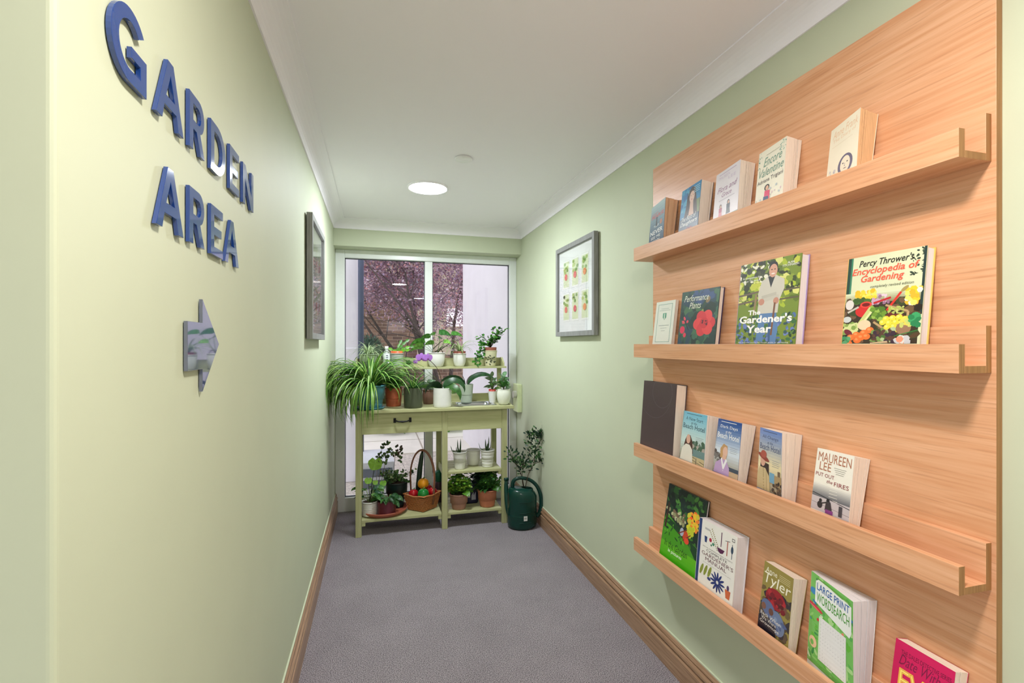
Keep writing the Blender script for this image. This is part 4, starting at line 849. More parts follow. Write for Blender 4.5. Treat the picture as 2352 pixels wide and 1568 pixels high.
# orchids
def orchid(kind, label, px, Y, hp, rt, m, leaves, prof='cyl', rb=None):
    t, x, y, z, k = pth(kind, label, px, Y, ZT + E0)
    pot(t, (x, y, z), rt, rb or rt * .97, hp, m, prof=prof, rim=.001)
    mb = MB()
    for az, e, L, w, dr, c in leaves:
        broad(mb, (x + .012 * math.cos(az), y + .012 * math.sin(az), z + hp - .008), az, e, L, w, c, tuple(int(v * .9) for v in c), droop=dr, n=10, fold=.10)
    mb.build('leaves', leaf_m, t); return t, x, y, z
dg = (44, 82, 44); dg2 = (60, 104, 44)
t, x, y, z = orchid('orchid_plant', 'flowering orchid with a purple bloom in a tall white pot', 1016, 3.745, .146, .069, white_c,
    [(PI + .25, .9, .17, .066, 2.6, (36, 66, 40)), (PI - .3, .35, .21, .045, .9, (84, 128, 56)), (-.12, 1.15, .24, .058, 3.0, dg), (.5, 1.0, .21, .055, 2.0, dg), (-.6, .5, .20, .062, 2.3, dg2), (1.9, .8, .14, .05, 1.3, dg)])
pts = [(x, y, z + .14), (x - .01, y, z + .21), (x - .035, y - .01, z + .285), (x - .085, y - .02, z + .345), (x - .125, y - .02, z + .368), (x - .165, y - .02, z + .372)]
mb = MB(); mb.tube(cr(pts), lr([.003, .0028, .0025, .0022, .002, .0015]), 6, 0, (84, 74, 50)); mb.tube([(x + .01, y, z + .13), (x - .05, y + .01, z + .22), (x - .10, y + .01, z + .265)], .0018, 5, 0, (90, 110, 60)); mb.build('flower_stem', leaf_m, t)
for fx, fz, sc, yaw_ in ((-.160, .374, 1.0, -.25), (-.112, .372, .95, .5), (-.205, .345, .55, -.9)):
    mb = MB(); c = Vector((x + fx, y - .028, z + fz)); ca, sa = math.cos(yaw_), math.sin(yaw_)
    for a, L, w in ((90, .040, .030), (210, .036, .026), (330, .036, .026), (20, .046, .046), (160, .046, .046)):
        a = R(a); ps = []
        for i in range(10):
            b = 2 * PI * i / 10; u = (.5 + .5 * math.cos(b)) * L * sc; v = math.sin(b) * w * .5 * sc; px_, pz_ = u * math.cos(a) - v * math.sin(a), u * math.sin(a) + v * math.cos(a); dd = -.006 * math.sin(b * .5) + (.004 if a in (R(20), R(160)) else 0) * -1
            ps.append(c + Vector((px_ * ca, px_ * sa + dd, pz_)))
        mb.add(ps, [tuple(range(10))], 0, (176, 120, 206))
    mb.ball(c + Vector((0, -.010, -.004)), .006 * sc, 0, (120, 40, 120), 8, 6); mb.build('flower', mat('petal', attr=True, rough=.5, transl=.25, var=.06), t)
t, x, y, z = orchid('orchid_plant', 'flowerless orchid with drooping dark leaves in sage grey pot', 1071, 3.985, .150, .058, mat('sage_ceramic', (176, 188, 170), .35),
    [(-.15, 1.1, .30, .05, 2.3, (46, 84, 50)), (PI + .1, .95, .27, .048, 2.1, (44, 84, 48)), (.5, 1.2, .12, .034, .8, (90, 84, 80)), (PI - .6, .7, .14, .036, 1.3, dg), (2.2, 1.3, .13, .03, .6, (100, 92, 90))], prof='taper', rb=.046)
# jade plants
def succ(kind, label, px, Y, hp, rt, rb, m, prof, n, cols, seed, up, rim=None):
    t, x, y, z, k = pth(kind, label, px, Y, ZT + E0); pot(t, (x, y, z), rt, rb, hp, m, prof=prof, rim=.001)
    if rim: mbb = MB(); mbb.lathe([(rt * .82, hp - .006), (rt * .86, hp + .016), (rt * .8, hp + .016), (rt * .78, hp - .004)], (x, y, z), 28); mbb.build('inner_pot', rim, t)
    mb = MB(); rn = random.Random(seed)
    for s in range(3):
        a = s * 2.1; mb.tube([(x, y, z + hp - .01), (x + .012 * math.cos(a), y + .012 * math.sin(a), z + hp + up * (.5 + .25 * s))], .003, 6, 0, (110, 110, 76))
        for i in range(n // 3): az = i * 2.2 + s; hgt = up * (.5 + .25 * s) * (i + 1) / (n // 3); broad(mb, (x + .012 * math.cos(a), y + .012 * math.sin(a), z + hp + hgt), az, rn.uniform(.1, 1.1), rn.uniform(.05, .075), rn.uniform(.024, .036), rn.choice(cols), droop=.5, n=5)
    mb.build('leaves', leaf_m, t)
succ('jade_plant', 'grey-green jade plant in a narrow white pot with red inner rim', 1131, 3.90, .095, .036, .026, white_c, 'taper', 15, [(110, 132, 100), (84, 116, 74), (96, 140, 70)], 3, .115, mat('red_plastic', (190, 70, 60), .4))
succ('succulent_plant', 'soft-leaved succulent in a rounded white pot at right bench end', 1157, 3.76, .122, .050, .032, mat('cream_glaze', (226, 228, 216), .25), 'belly', 27, [(110, 150, 110), (134, 166, 134), (70, 124, 56), (90, 140, 80)], 4, .10)
# ---- upper shelf
ZU = 1.2155; UG = 'potted plants on the upper shelf'
def up(kind, label, px, Y=4.02): return pth(kind, label, px, Y, ZU, group=UG)
t, x, y, z, k = up('spider_plant', 'pale fine-leaved spider plant in sage pot behind the turquoise pot', 846)
pot(t, (x, y, z), .070, .058, .105, mat('pale_sage_plastic', (160, 176, 146), .5)); mb = MB(); rn = random.Random(12)
for i in range(80): strap(mb, (x, y - .01, z + .095), rn.uniform(0, 2 * PI), rn.uniform(.12, .26), rn.uniform(.6, 1.4), rn.uniform(1.4, 2.8), .006, ((150, 180, 120), (214, 226, 190)), seg=8)
mb.build('leaves', leaf_m, t)
bt = thing('plastic_bottle', 'clear plastic bottle with a white lettered label on upper shelf', 'bottle', (atx(888, 4.02), 4.02, ZU)); x, y, z = ORG[bt.name]
clearp = mat('frosted_plastic', (206, 214, 208), .2, transl=.4)
mb = MB(); mb.lathe([(.0001, 0), (.026, 0), (.030, .006), (.030, .10), (.022, .125), (.012, .135), (.012, .15)], (x, y, z), 24); mb.build('body', clearp, bt)
mb = MB(); mb.lathe([(.014, .148), (.014, .168), (.0001, .168)], (x, y, z), 20); mb.build('cap', white_c, bt)
mb = MB(); mb.add([(x + .0305 * math.cos(a), y + .0305 * math.sin(a), z + zz) for zz in (.02, .11) for a in [R(-150 + 10 * i) for i in range(13)]], [(i, i + 1, 14 + i, 13 + i) for i in range(12)], 0, (232, 236, 238))
for i in range(5): mb.add([(x + .031 * math.cos(a), y + .031 * math.sin(a), z + zz) for zz in (.03 + i * .015, .036 + i * .015) for a in (R(-100), R(-82), R(-70))], [(0, 1, 4, 3), (1, 2, 5, 4)], 0, (50, 60, 90))
mb.build('paper_label', print_m, bt)
t, x, y, z, k = up('christmas_cactus', 'flat-stemmed cactus in a ribbed grey pot with orange rim', 912)
pot(t, (x, y, z), .052, .046, .112, grey_c, ribs=9, prof='taper'); mb = MB(); mb.lathe([(.046, .10), (.051, .130), (.046, .130), (.042, .105)], (x, y, z), 28); mb.build('inner_pot', rimmat, t)
mb = MB(); rn = random.Random(14)
for az, e, n_ in ((.3, 1.0, 4), (.1, .55, 4), (PI, .5, 2), (.8, 1.2, 3), (-.5, .3, 3)):
    p = Vector((x, y, z + .12)); ee = e
    for i in range(n_): d = Vector((math.cos(az) * math.cos(ee), math.sin(az) * math.cos(ee), math.sin(ee))); leaflet(mb, p, d, Vector((0, -1, .3)), .042, .026, rn.choice([(90, 150, 40), (110, 176, 50), (70, 130, 40)])); p = p + d * .036; ee -= .14
mb.build('leaves', leaf_m, t)
jr = thing('glass_jar', 'round glass jar of greenery on the upper shelf behind the purple flower', 'jar', (atx(938, 4.03), 4.03, ZU)); x, y, z = ORG[jr.name]
mb = MB(); mb.lathe([(.0001, 0), (.036, .0), (.044, .02), (.046, .05), (.036, .072), (.034, .078)], (x, y, z), 28); mb.build('jar_body', glass_mat('jar_glass', (.86, .93, .88)), jr)
mb = MB(); rn = random.Random(15)
for i in range(40): leaflet(mb, Vector((x + rn.uniform(-.02, .02), y + rn.uniform(-.02, .02), z + rn.uniform(.01, .045))), rdir(rn), Vector((0, 0, 1)), .02, .012, rn.choice(GREENS))
mb.build('leaves', leaf_m, jr)
t, x, y, z, k = up('pothos_plant', 'broad-leaved trailing plant in wide white pot centred on upper shelf', 1002)
pot(t, (x, y, z), .070, .050, .116, white_c, prof='round'); mb = MB(); sm = MB(); rn = random.Random(16)
for az, rr2, hh, L, w, c in ((PI - .1, .09, .09, .13, .06, (76, 134, 50)), (PI + .3, .05, .13, .10, .055, (66, 122, 46)), (PI - .5, .12, .04, .12, .05, (94, 150, 60)), (0.2, .02, .16, .12, .065, (50, 104, 44)), (.1, .12, .155, .11, .048, (70, 130, 50)), (PI + .8, .02, .15, .10, .05, (84, 146, 52)), (-.4, .06, .09, .07, .045, (120, 176, 70)), (PI, .02, .08, .08, .05, (96, 150, 60)), (.9, .04, .12, .09, .05, (60, 110, 46)), (PI - .2, .10, .06, .10, .05, (110, 160, 70))):
    b = Vector((x + rr2 * math.cos(az), y + rr2 * math.sin(az) * .4 - .01, z + .11 + hh)); sm.tube([(x + .01 * math.cos(az), y - .01, z + .105), ((x + b.x) / 2 + .02 * math.cos(az), (y + b.y) / 2, z + .11 + hh * .7), b], .0016, 5, 0, (100, 130, 70)); broad(mb, b, az, .2, L, w, c, droop=1.0, heart=.5)
mb.build('leaves', leaf_m, t); sm.tube([(x + .05 * math.cos(a), y - .03 + .03 * math.sin(a), z + .108 + .035 * math.sin(a * 1.5)) for a in [i * .5 for i in range(14)]], .002, 5, 0, (70, 60, 46)); sm.build('stems', leaf_m, t)
t, x, y, z, k = up('spider_plant', 'small striped spider plant in white footed pot with brown rim', 1055.5)
pot(t, (x, y, z), .053, .036, .108, white_c, prof='round'); mb = MB(); mb.lathe([(.048, .10), (.052, .126), (.047, .126), (.044, .103)], (x, y, z), 28); mb.build('inner_pot', brown_rim, t); mb = MB(); rn = random.Random(17)
for i in range(34): strap(mb, (x, y - .005, z + .115), rn.uniform(-PI, PI) if i % 3 else rn.choice([0, PI]) + rn.uniform(-.4, .4), rn.uniform(.12, .30), rn.uniform(.8, 1.45), rn.uniform(2.0, 3.0), .008, ((96, 146, 60), (214, 222, 170)), seg=10, tw=rn.uniform(-.5, .5))
mb.build('leaves', leaf_m, t)
t, x, y, z, k = up('ivy_plant', 'trailing ivy in tapered cream pot with dark leaf pattern', 1126)
c = (x, y, z); pot(t, c, .058, .044, .132, mat('cream_pot_glaze', (206, 202, 168), .4), prof='taper', rim=.002)
mb = MB(); mb.lathe([(.050, .12), (.054, .158), (.049, .158), (.046, .125)], c, 28); mb.build('inner_pot', brown_rim, t)
mb = MB(); rn = random.Random(18)
for i in range(16):
    a = R(-90 + rn.uniform(-55, 40)); zz = rn.uniform(.02, .11); rr3 = .044 + .014 * zz / .132 + .001; q = Vector((x + rr3 * math.cos(a), y + rr3 * math.sin(a), z + zz)); tn_ = Vector((-math.sin(a), math.cos(a), 0)); leaflet(mb, q, tn_ * rn.choice([-1, 1]) + Vector((0, 0, rn.uniform(-.6, .6))), Vector((math.cos(a), math.sin(a), 0)), .020, .009, (60, 68, 50))
mb.build('leaf_pattern', print_m, t)
mb = MB(); sm = MB()
for i in range(26):
    az = rn.uniform(0, 2 * PI); L = rn.uniform(.06, .16); q = Vector((x, y, z + .15)); tgt = Vector((x + L * math.cos(az) * 1.1, y + L * math.sin(az) * .45, z + .17 + rn.uniform(0, .09) + (.07 if math.cos(az) > .2 else 0))); sm.tube([q, q.lerp(tgt, .5) + Vector((0, 0, .02)), tgt], .0012, 4, 0, (90, 80, 50))
    for j in range(6): b = q.lerp(tgt, rn.uniform(.3, 1)); d = rdir(rn, -.1); [leaflet(mb, wall_clamp(b + Vector((0, 0, .008))), d + Vector((rn.uniform(-.6, .6), rn.uniform(-.6, .6), 0)) * q_, Vector((0, -.6, 1)), .028, .020, rn.choice([(60, 124, 40), (84, 156, 50), (40, 90, 40), (100, 172, 60)])) for q_ in (0, 1)]
for i in range(5):
    q = Vector((x - .05, y - .03, z + .13)); pts = [q + Vector((-.012 * j - .01 * i, -.006 * j, .01 - .026 * j + .01 * i)) for j in range(6)]; sm.tube(pts, .0011, 4, 0, (90, 90, 50))
    for p_ in pts: [leaflet(mb, p_, rdir(rn, -.4), Vector((0, -1, .4)), .026, .018, rn.choice([(50, 110, 40), (76, 146, 50)])) for _ in range(2)]
mb.build('leaves', leaf_m, t); sm.build('stems', leaf_m, t)
# ---- middle shelf pots
MG = 'white pots on the middle shelf'
def aloe(label, px, Y, rt, rb, hp, prof, ribs, leaves, m=white_c, empty=False):
    x = atx(px, Y); t = thing('empty_plant_pot' if empty else 'aloe_plant', label, 'plant pot' if empty else 'potted plant', (x, Y, .4276), MG); pot(t, (x, Y, .4276), rt, rb, hp, m, prof=prof, ribs=ribs, soil=not empty, soil_drop=.02)
    if leaves:
        mb = MB()
        for dx, dz, w in leaves: 
            b = Vector((x + dx * .12, Y, .4276 + hp - .02)); tip = Vector((x + dx, Y - .01, .4276 + hp + dz)); m_ = b.lerp(tip, .5) + Vector((dx * .25, 0, -.006)); mb.tube([b, m_, b.lerp(tip, .8) + Vector((dx * .1, 0, 0)), tip], [w, w * .8, w * .45, .0005], 7, 0, (84, 112, 78), flat=.5)
        mb.build('leaves', leaf_m, t)
aloe('small aloe in a white pot with a bare clay foot, leaning left', 1056, 3.79, .054, .038, .135, 'taper', 0, [(-.075, .05, .009), (-.055, .02, .008), (-.02, .095, .007), (.006, .10, .008), (-.03, .04, .009)])
aloe('plain empty white pot standing between the two small aloes', 1087, 3.89, .056, .042, .122, 'round', 0, None, empty=True)
aloe('small aloe in a white pot with horizontal rings, at right', 1119.5, 3.80, .055, .042, .135, 'taper', 5, [(-.075, .06, .006), (-.018, .085, .008), (.010, .105, .007), (.030, .07, .007), (0, .05, .012)])
# ---- lower shelf
ZL = .1186; LG = 'plants on the lower shelf'
tr = thing('plant_tray', 'large round terracotta tray on the left lower shelf', 'tray', (.052, 3.865, ZL))
mb = MB(); mb.lathe([(.0001, 0), (.150, 0), (.170, .018), (.178, .034), (.174, .036), (.164, .020), (.146, .008), (.0001, .008)], (.052, 3.868, ZL), 56); mb.build('dish', mat('terracotta_tray', (168, 92, 70), .4, var=.06), tr)
ZY = ZL + .0086
def low(kind, label, px, Y, z=ZY, cat='potted plant'): return pth(kind, label, px, Y, z, cat, LG)
t, x, y, z, k = low('begonia_plant', 'tall-stemmed round-leaved plant in ribbed white pot in the tray', 849, 3.80)
pot(t, (x, y, z), .060, .054, .105, white_c, prof='taper', ribs=8); mb = MB(); sm = MB(); rn = random.Random(21)
for px_, py_, az, L, w, c in ((862, 1065, -2.0, .10, .105, (140, 190, 60)), (846, 1104, -2.2, .055, .055, (150, 206, 70)), (880, 1110, -1.2, .06, .05, (130, 190, 60)), (862, 1108, -1.5, .04, .04, (150, 200, 80))):
    X_ = atx(px_, 3.82); zz = 1.4 - (py_ - HY) / F * dep(X_, 3.82); sm.tube([(x, y, z + .09), ((x + X_) / 2, 3.82, (z + .1 + zz) / 2 + .02), (X_, 3.84, zz)], .0024, 6, 0, (50, 60, 40)); roundleaf(mb, (X_, 3.83, zz), (.15 + .1 * math.sin(px_), -1, .45), w * .52, c)
for i in range(34): az = rn.uniform(0, 2 * PI); L = rn.uniform(.02, .09); b = Vector((x + L * math.cos(az), y + L * math.sin(az) * .7, z + .12 + rn.uniform(.0, .09))); sm.tube([(x, y, z + .09), b], .0013, 4, 0, (150, 170, 110)); broad(mb, b, az, rn.uniform(-.2, .6), rn.uniform(.045, .075), .032, rn.choice([(60, 110, 60), (84, 140, 70), (110, 160, 80), (50, 92, 66)]), droop=.9)
for i in range(3):
    pts = [(x + .03 + .02 * i, y + .04, z + .1), (x + .05 + .02 * i, y + .05, z + .25), (x + .06 + .03 * i, y + .05, z + .40), (x + .10 + .05 * i, y + .04, z + .50 - .03 * i), (x + .14 + .06 * i, y + .04, z + .52 - .1 * i)]
    sm.tube(pts, [.0022, .002, .0018, .0014, .001], 5, 0, (90, 70, 56))
    for j in range(22): s = rn.uniform(1.6, 3.9); a, b = Vector(pts[int(s)]), Vector(pts[min(4, int(s) + 1)]); leaflet(mb, a.lerp(b, s % 1), rdir(rn), Vector((0, -1, .5)), .028, .018, rn.choice([(76, 104, 60), (60, 84, 52), (100, 130, 70)]))
mb.build('leaves', leaf_m, t); sm.build('stems', leaf_m, t)
t, x, y, z, k = low('potted_plant', 'leafy green plant in a glossy burgundy pot standing in the tray', 888, 3.775)
pot(t, (x, y, z), .068, .062, .105, mat('burgundy_glaze', (96, 40, 50), .2), prof='cyl', rim=.002); mb = MB(); sm = MB(); rn = random.Random(22)
for i in range(18): az = rn.uniform(0, 2 * PI); L = rn.uniform(.03, .075); b = Vector((x + L * math.cos(az), y + L * math.sin(az) * .6, z + .10 + rn.uniform(.0, .05))); sm.tube([(x, y, z + .09), b + Vector((0, 0, .01))], .0016, 5, 0, (150, 176, 110)); broad(mb, b, az, rn.uniform(-.3, .5), rn.uniform(.06, .10), .038, rn.choice([(56, 104, 50), (70, 126, 56), (40, 84, 44)]), droop=1.0)
mb.build('leaves', leaf_m, t); sm.build('stems', leaf_m, t)
t, x, y, z, k = low('potted_plant', 'small-leaved trailing plant in dark green plastic pot behind the tray pots', 911, 3.945)
mb = MB(); mb.lathe([(.0001, 0), (.060, 0), (.056, .05), (.0001, .05)], (x, y, z), 28); mb.build('pot_stand', mat('dark_green_plastic', (22, 44, 44), .35), t); z += .0505
pot(t, (x, y, z), .088, .062, .145, mat('dark_green_plastic', (22, 44, 44), .35), prof='taper', rim=.004); mb = MB(); sm = MB(); rn = random.Random(23)
for i in range(46):
    az = rn.uniform(0, 2 * PI); L = rn.uniform(.03, .15); b = Vector((x + L * math.cos(az) * 1.2, y + L * math.sin(az) * .5, z + .14 + rn.uniform(-.02, .09))); q = Vector((x, y, z + .135)); sm.tube([q, q.lerp(b, .5) + Vector((0, 0, .025)), b], .0011, 4, 0, (90, 80, 60))
    for j in range(7): leaflet(mb, q.lerp(b, rn.uniform(.3, 1)) + Vector((0, 0, .012)), rdir(rn), Vector((0, -.7, 1)), .026, .016, rn.choice([(70, 110, 56), (96, 140, 70), (56, 84, 50), (150, 170, 120)]))
pts = [(x, y, z + .13), (x - .02, y, z + .25), (x - .01, y, z + .36), (x + .01, y, z + .40), (x + .02, y, z + .36)]; sm.tube(pts, .0018, 5, 0, (70, 54, 50))
for j in range(20): leaflet(mb, Vector((x + rn.uniform(-.02, .05), y, z + rn.uniform(.33, .42))), rdir(rn), Vector((0, -1, .4)), .026, .018, rn.choice([(84, 76, 60), (70, 84, 54), (96, 70, 60)]))
mb.build('leaves', leaf_m, t); sm.build('stems', leaf_m, t)
# basket of vegetables
bx_, by_ = atx(970, 3.86), 3.86; bk = thing('wicker_basket', 'small woven basket with tall hoop handle on the lower shelf', 'basket', (bx_, by_, ZL))
wick = mat('woven_wicker', (176, 112, 66), .55, var=.18, scale=70, bump=.3)
mb = MB(); A0 = R(45)
def bpt(s, r, z): # square ring point with rounded corners; s 0..4
    kx = [(1, 0), (0, 1), (-1, 0), (0, -1)]; i = int(s) % 4; f = s - int(s); a, b = kx[i], kx[(i + 1) % 4]; px_, py_ = a[0] * (1 - f) + b[0] * f, a[1] * (1 - f) + b[1] * f
    return Vector((bx_ + px_ * r * 1.05, by_ + py_ * r * .92, z))
nr, nsg = 7, 48
for j in range(nr):
    z0 = ZL + .004 + j * .0155
    for i in range(nsg):
        s0, s1 = 4 * i / nsg, 4 * (i + 1) / nsg; r = .104 + .030 * (j / nr); o = .0025 if (i + j) % 2 else -.0015; p = [bpt(s0, r + o, z0), bpt(s1, r + o, z0), bpt(s1, r + .003 + o, z0 + .0135), bpt(s0, r + .003 + o, z0 + .0135)]
        q = [bpt(s0, r + o - .004, z0), bpt(s1, r + o - .004, z0), bpt(s1, r + o - .002, z0 + .0135), bpt(s0, r + o - .002, z0 + .0135)]
        mb.add(p + q, [(0, 1, 2, 3), (7, 6, 5, 4), (3, 2, 6, 7), (4, 5, 1, 0), (0, 3, 7, 4), (1, 5, 6, 2)], 0)
mb.add([bpt(i, .104, ZL + .003) for i in range(4)], [(0, 1, 2, 3)], 0); mb.build('woven_body', wick, bk)
mb = MB(); mb.tube([bpt(4 * i / 32, .137, ZL + .114 + .010 * abs(math.cos(PI * 4 * i / 32))) for i in range(33)], .0065, 8, cap=False); mb.build('rim', wick, bk)
mb = MB(); mb.tube([(bx_ + .076, by_ - .048, ZL + .04), (bx_ + .084, by_ - .052, ZL + .14)] + [(bx_ + .088 * math.cos(a) * (1 if abs(math.cos(a)) < .99 else 1), by_ - .055 * math.cos(a), ZL + .24 + .215 * math.sin(a)) for a in [PI * i / 20 for i in range(21)]] + [(bx_ - .084, by_ + .052, ZL + .14), (bx_ - .076, by_ + .048, ZL + .04)], .009, 8, flat=.5)
mb.build('handle', mat('wicker_handle', (128, 84, 62), .5), bk)
def pepper(label, x, y, z, r, col, kind='bell_pepper', tilt=0):
    t = thing(kind, label, 'vegetable', (x, y, z), 'vegetables in the wicker basket'); m = mat('pepper_skin_%d_%d' % (col[0], col[1]), col, .18, coat=.3, var=.05)
    mb = MB(); n = 14; mb.lathe([(max(1e-4, r * math.sin(PI * i / n) ** .75 * (1.05 - .15 * i / n)), 1.9 * r * (1 - (math.cos(PI * i / n) + 1) / 2) - (r * .15 if i == n else 0)) for i in range(n + 1)], (x, y, z), 32, wob=lambda a, zz: 1 + .07 * math.cos(4 * a)); mb.build('flesh', m, t)
    mb = MB(); mb.tube([(x, y, z + 1.72 * r), (x + .004, y, z + 2.0 * r), (x + .010, y - .004, z + 2.15 * r)], [.006, .004, .005], 7); mb.build('stalk', mat('pepper_stalk', (96, 130, 60), .6), t)
zb0 = ZL + .064
pepper('green bell pepper at the front of the basket', bx_ + .002, by_ - .062, zb0 + .028, .042, (30, 120, 50))
pepper('orange bell pepper on top of the basket pile', bx_ + .008, by_ + .012, zb0 + .088, .042, (226, 150, 30))
pepper('red bell pepper at the left of the basket', bx_ - .068, by_ - .004, zb0 + .024, .036, (170, 22, 34))
pepper('red bell pepper at the right of the basket, against the handle', bx_ + .078, by_ - .006, zb0 + .030, .034, (176, 20, 32))
pepper('small red pepper half hidden behind the green one', bx_ + .05, by_ + .06, zb0 + .035, .034, (186, 26, 36))
cu = thing('cucumber', 'dark green cucumber standing upright in the basket', 'vegetable', (bx_ - .02, by_ + .05, ZL + .05), 'vegetables in the wicker basket')
mb = MB(); mb.tube([(bx_ - .035, by_ + .05, ZL + .05), (bx_ - .026, by_ + .05, ZL + .17), (bx_ - .014, by_ + .05, ZL + .30), (bx_ + .0, by_ + .05, ZL + .40), (bx_ + .006, by_ + .05, ZL + .438)], [.018, .0205, .020, .016, .008], 14); mb.build('skin', mat('cucumber_skin', (30, 48, 34), .3, var=.2, scale=60), cu)
# terracotta pots with leafy mint
def mint(label, px, Y, rt, rb, hp, m, cols, seed, h_, dark=False):
    t, x, y, z, k = pth('mint_plant', label, px, Y, ZL, group=LG)
    o = pot(t, (x, y, z), rt, rb, hp, m, prof='taper', rim=.004); mb = MB(); sm = MB(); rn = random.Random(seed)
    for i in range(30):
        az = rn.uniform(0, 2 * PI); L = rn.uniform(.01, .095); b = Vector((x + L * math.cos(az), y + L * math.sin(az) * .75, z + hp + h_ * rn.uniform(.25, 1) * (1 - L * 3))); q = Vector((x + .3 * L * math.cos(az), y, z + hp - .015)); sm.tube([q, b], .0014, 4, 0, (110, 130, 70))
        for j in range(5):
            p_ = q.lerp(b, .35 + .16 * j); a2 = rn.uniform(0, PI)
            for s in (0, PI): broad(mb, p_, a2 + s, .3, rn.uniform(.034, .055), .028, rn.choice(cols), droop=.8, n=4)
    for i in range(14): az = rn.uniform(0, 2 * PI); broad(mb, (x + .05 * math.cos(az), y + .05 * math.sin(az), z + hp + .01), az, .3, .07, .045, rn.choice(cols[:2]), droop=1.3, n=5)
    mb.build('leaves', leaf_m, t); sm.build('stems', leaf_m, t)
mint('light green leafy herb in weathered pinkish clay pot', 1054, 3.795, .074, .052, .118, mat('weathered_clay', (170, 126, 108), .8), [(70, 120, 40), (100, 156, 50), (150, 190, 70), (60, 104, 44)], 31, .17)
mint('darker leafy herb in orange terracotta pot near right bench leg', 1119, 3.80, .078, .058, .132, terra_m, [(40, 84, 34), (64, 116, 44), (96, 150, 52), (50, 96, 44)], 32, .17)
t, x, y, z, k = pth('geranium_plant', 'dark-leaved plant with orange-red flowers at the back of the lower shelf', 1087, 3.965, ZL, group=LG)
pot(t, (x, y, z), .062, .046, .12, mat('dark_brown_plastic', (60, 42, 38), .5)); mb = MB(); rn = random.Random(33)
for i in range(110): az = rn.uniform(0, 2 * PI); L = rn.uniform(.0, .12); broad(mb, (x + L * math.cos(az) * 1.1, y + L * math.sin(az) * .5, z + .13 + rn.uniform(0, .15)), az, .3, rn.uniform(.04, .06), .036, rn.choice([(30, 62, 34), (44, 84, 40), (24, 50, 34)]), droop=1, n=4)
mb.build('leaves', leaf_m, t); mb = MB()
for i in range(26): leaflet(mb, Vector((x + rn.uniform(-.025, .035), y - .03 + rn.uniform(-.015, .015), z + .262 + rn.uniform(-.012, .012))), rdir(rn), Vector((0, -1, .2)), .022, .020, rn.choice([(240, 80, 40), (226, 60, 36), (250, 110, 60)]))
mb.build('flowers', leaf_m, t)
# bag and spray bottle behind
cb = thing('compost_bag', 'dark navy bag standing behind the clay pots on lower shelf', 'bag', (atx(1083, 3.93), 3.90, ZL))
x = atx(1084, 3.89); mb = MB()
prof = rr_(x - .045, 3.875, x + .045, 3.90, .01, 3); n = len(prof); lv = [(0, 1.0), (.02, 1.08), (.08, 1.1), (.14, 1.0), (.165, .9)]
vs = [((px_ - x) * s + x, (py_ - 3.888) * (s if zz < .16 else .3) + 3.888, ZL + zz) for zz, s in lv for px_, py_ in prof]
mb.add(vs, [(j * n + i, j * n + (i + 1) % n, (j + 1) * n + (i + 1) % n, (j + 1) * n + i) for j in range(4) for i in range(n)] + [tuple(range(n))[::-1], tuple(range(4 * n, 5 * n))], 0, (28, 30, 64), True); mb.build('sack', print_m, cb)
mb = MB()
for i in range(6): mb.box(x - .006 + .006 * i, 3.8715, ZL + .03, x - .003 + .006 * i, 3.8725, ZL + .07 + .01 * (i % 3), 0, (220, 224, 236))
mb.box(x - .036, 3.8715, ZL + .05, x - .018, 3.8722, ZL + .10, 0, (206, 206, 200)); mb.build('printing', print_m, cb)
sb = thing('plant_food_bottle', 'green capped bottle behind the middle bench leg', 'bottle', (atx(1008, 4.0), 4.0, ZL)); x, y, z = ORG[sb.name]
mb = MB(); mb.lathe([(.0001, 0), (.034, 0), (.038, .01), (.038, .14), (.024, .17), (.022, .185)], (x, y, z), 24, col=(60, 40, 56)); mb.build('body', print_m, sb)
mb = MB(); mb.lathe([(.028, .165), (.034, .175), (.034, .235), (.026, .250), (.0001, .252)], (x, y, z), 20); mb.build('cap', mat('green_cap_plastic', (24, 96, 70), .35), sb)

# ------------------------------------------------------------------ watering can with twigs
can_m = mat('dark_green_can_plastic', (10, 56, 48), .22, var=.03)
cx_, cy_ = 1.075, 3.60; wc = thing('watering_can', 'dark green plastic watering can on the carpet beside the bench', 'watering can', (cx_, cy_, .001))
mb = MB(); P = [(.0001, 0), (.098, 0), (.108, .012), (.111, .03), (.112, .10), (.1125, .103), (.1105, .107), (.111, .112), (.111, .235), (.107, .262), (.098, .280), (.085, .290), (.062, .296), (.058, .292), (.056, .27), (.10, .25), (.10, .02), (.0001, .015)]
def can_v(r, z, a): 
    return (cx_ + r * math.cos(a) * 1.02, cy_ + r * math.sin(a) * .92, .001 + z + (.018 * (-math.cos(a)) * (r / .1) if z > .25 else 0))
seg = 40
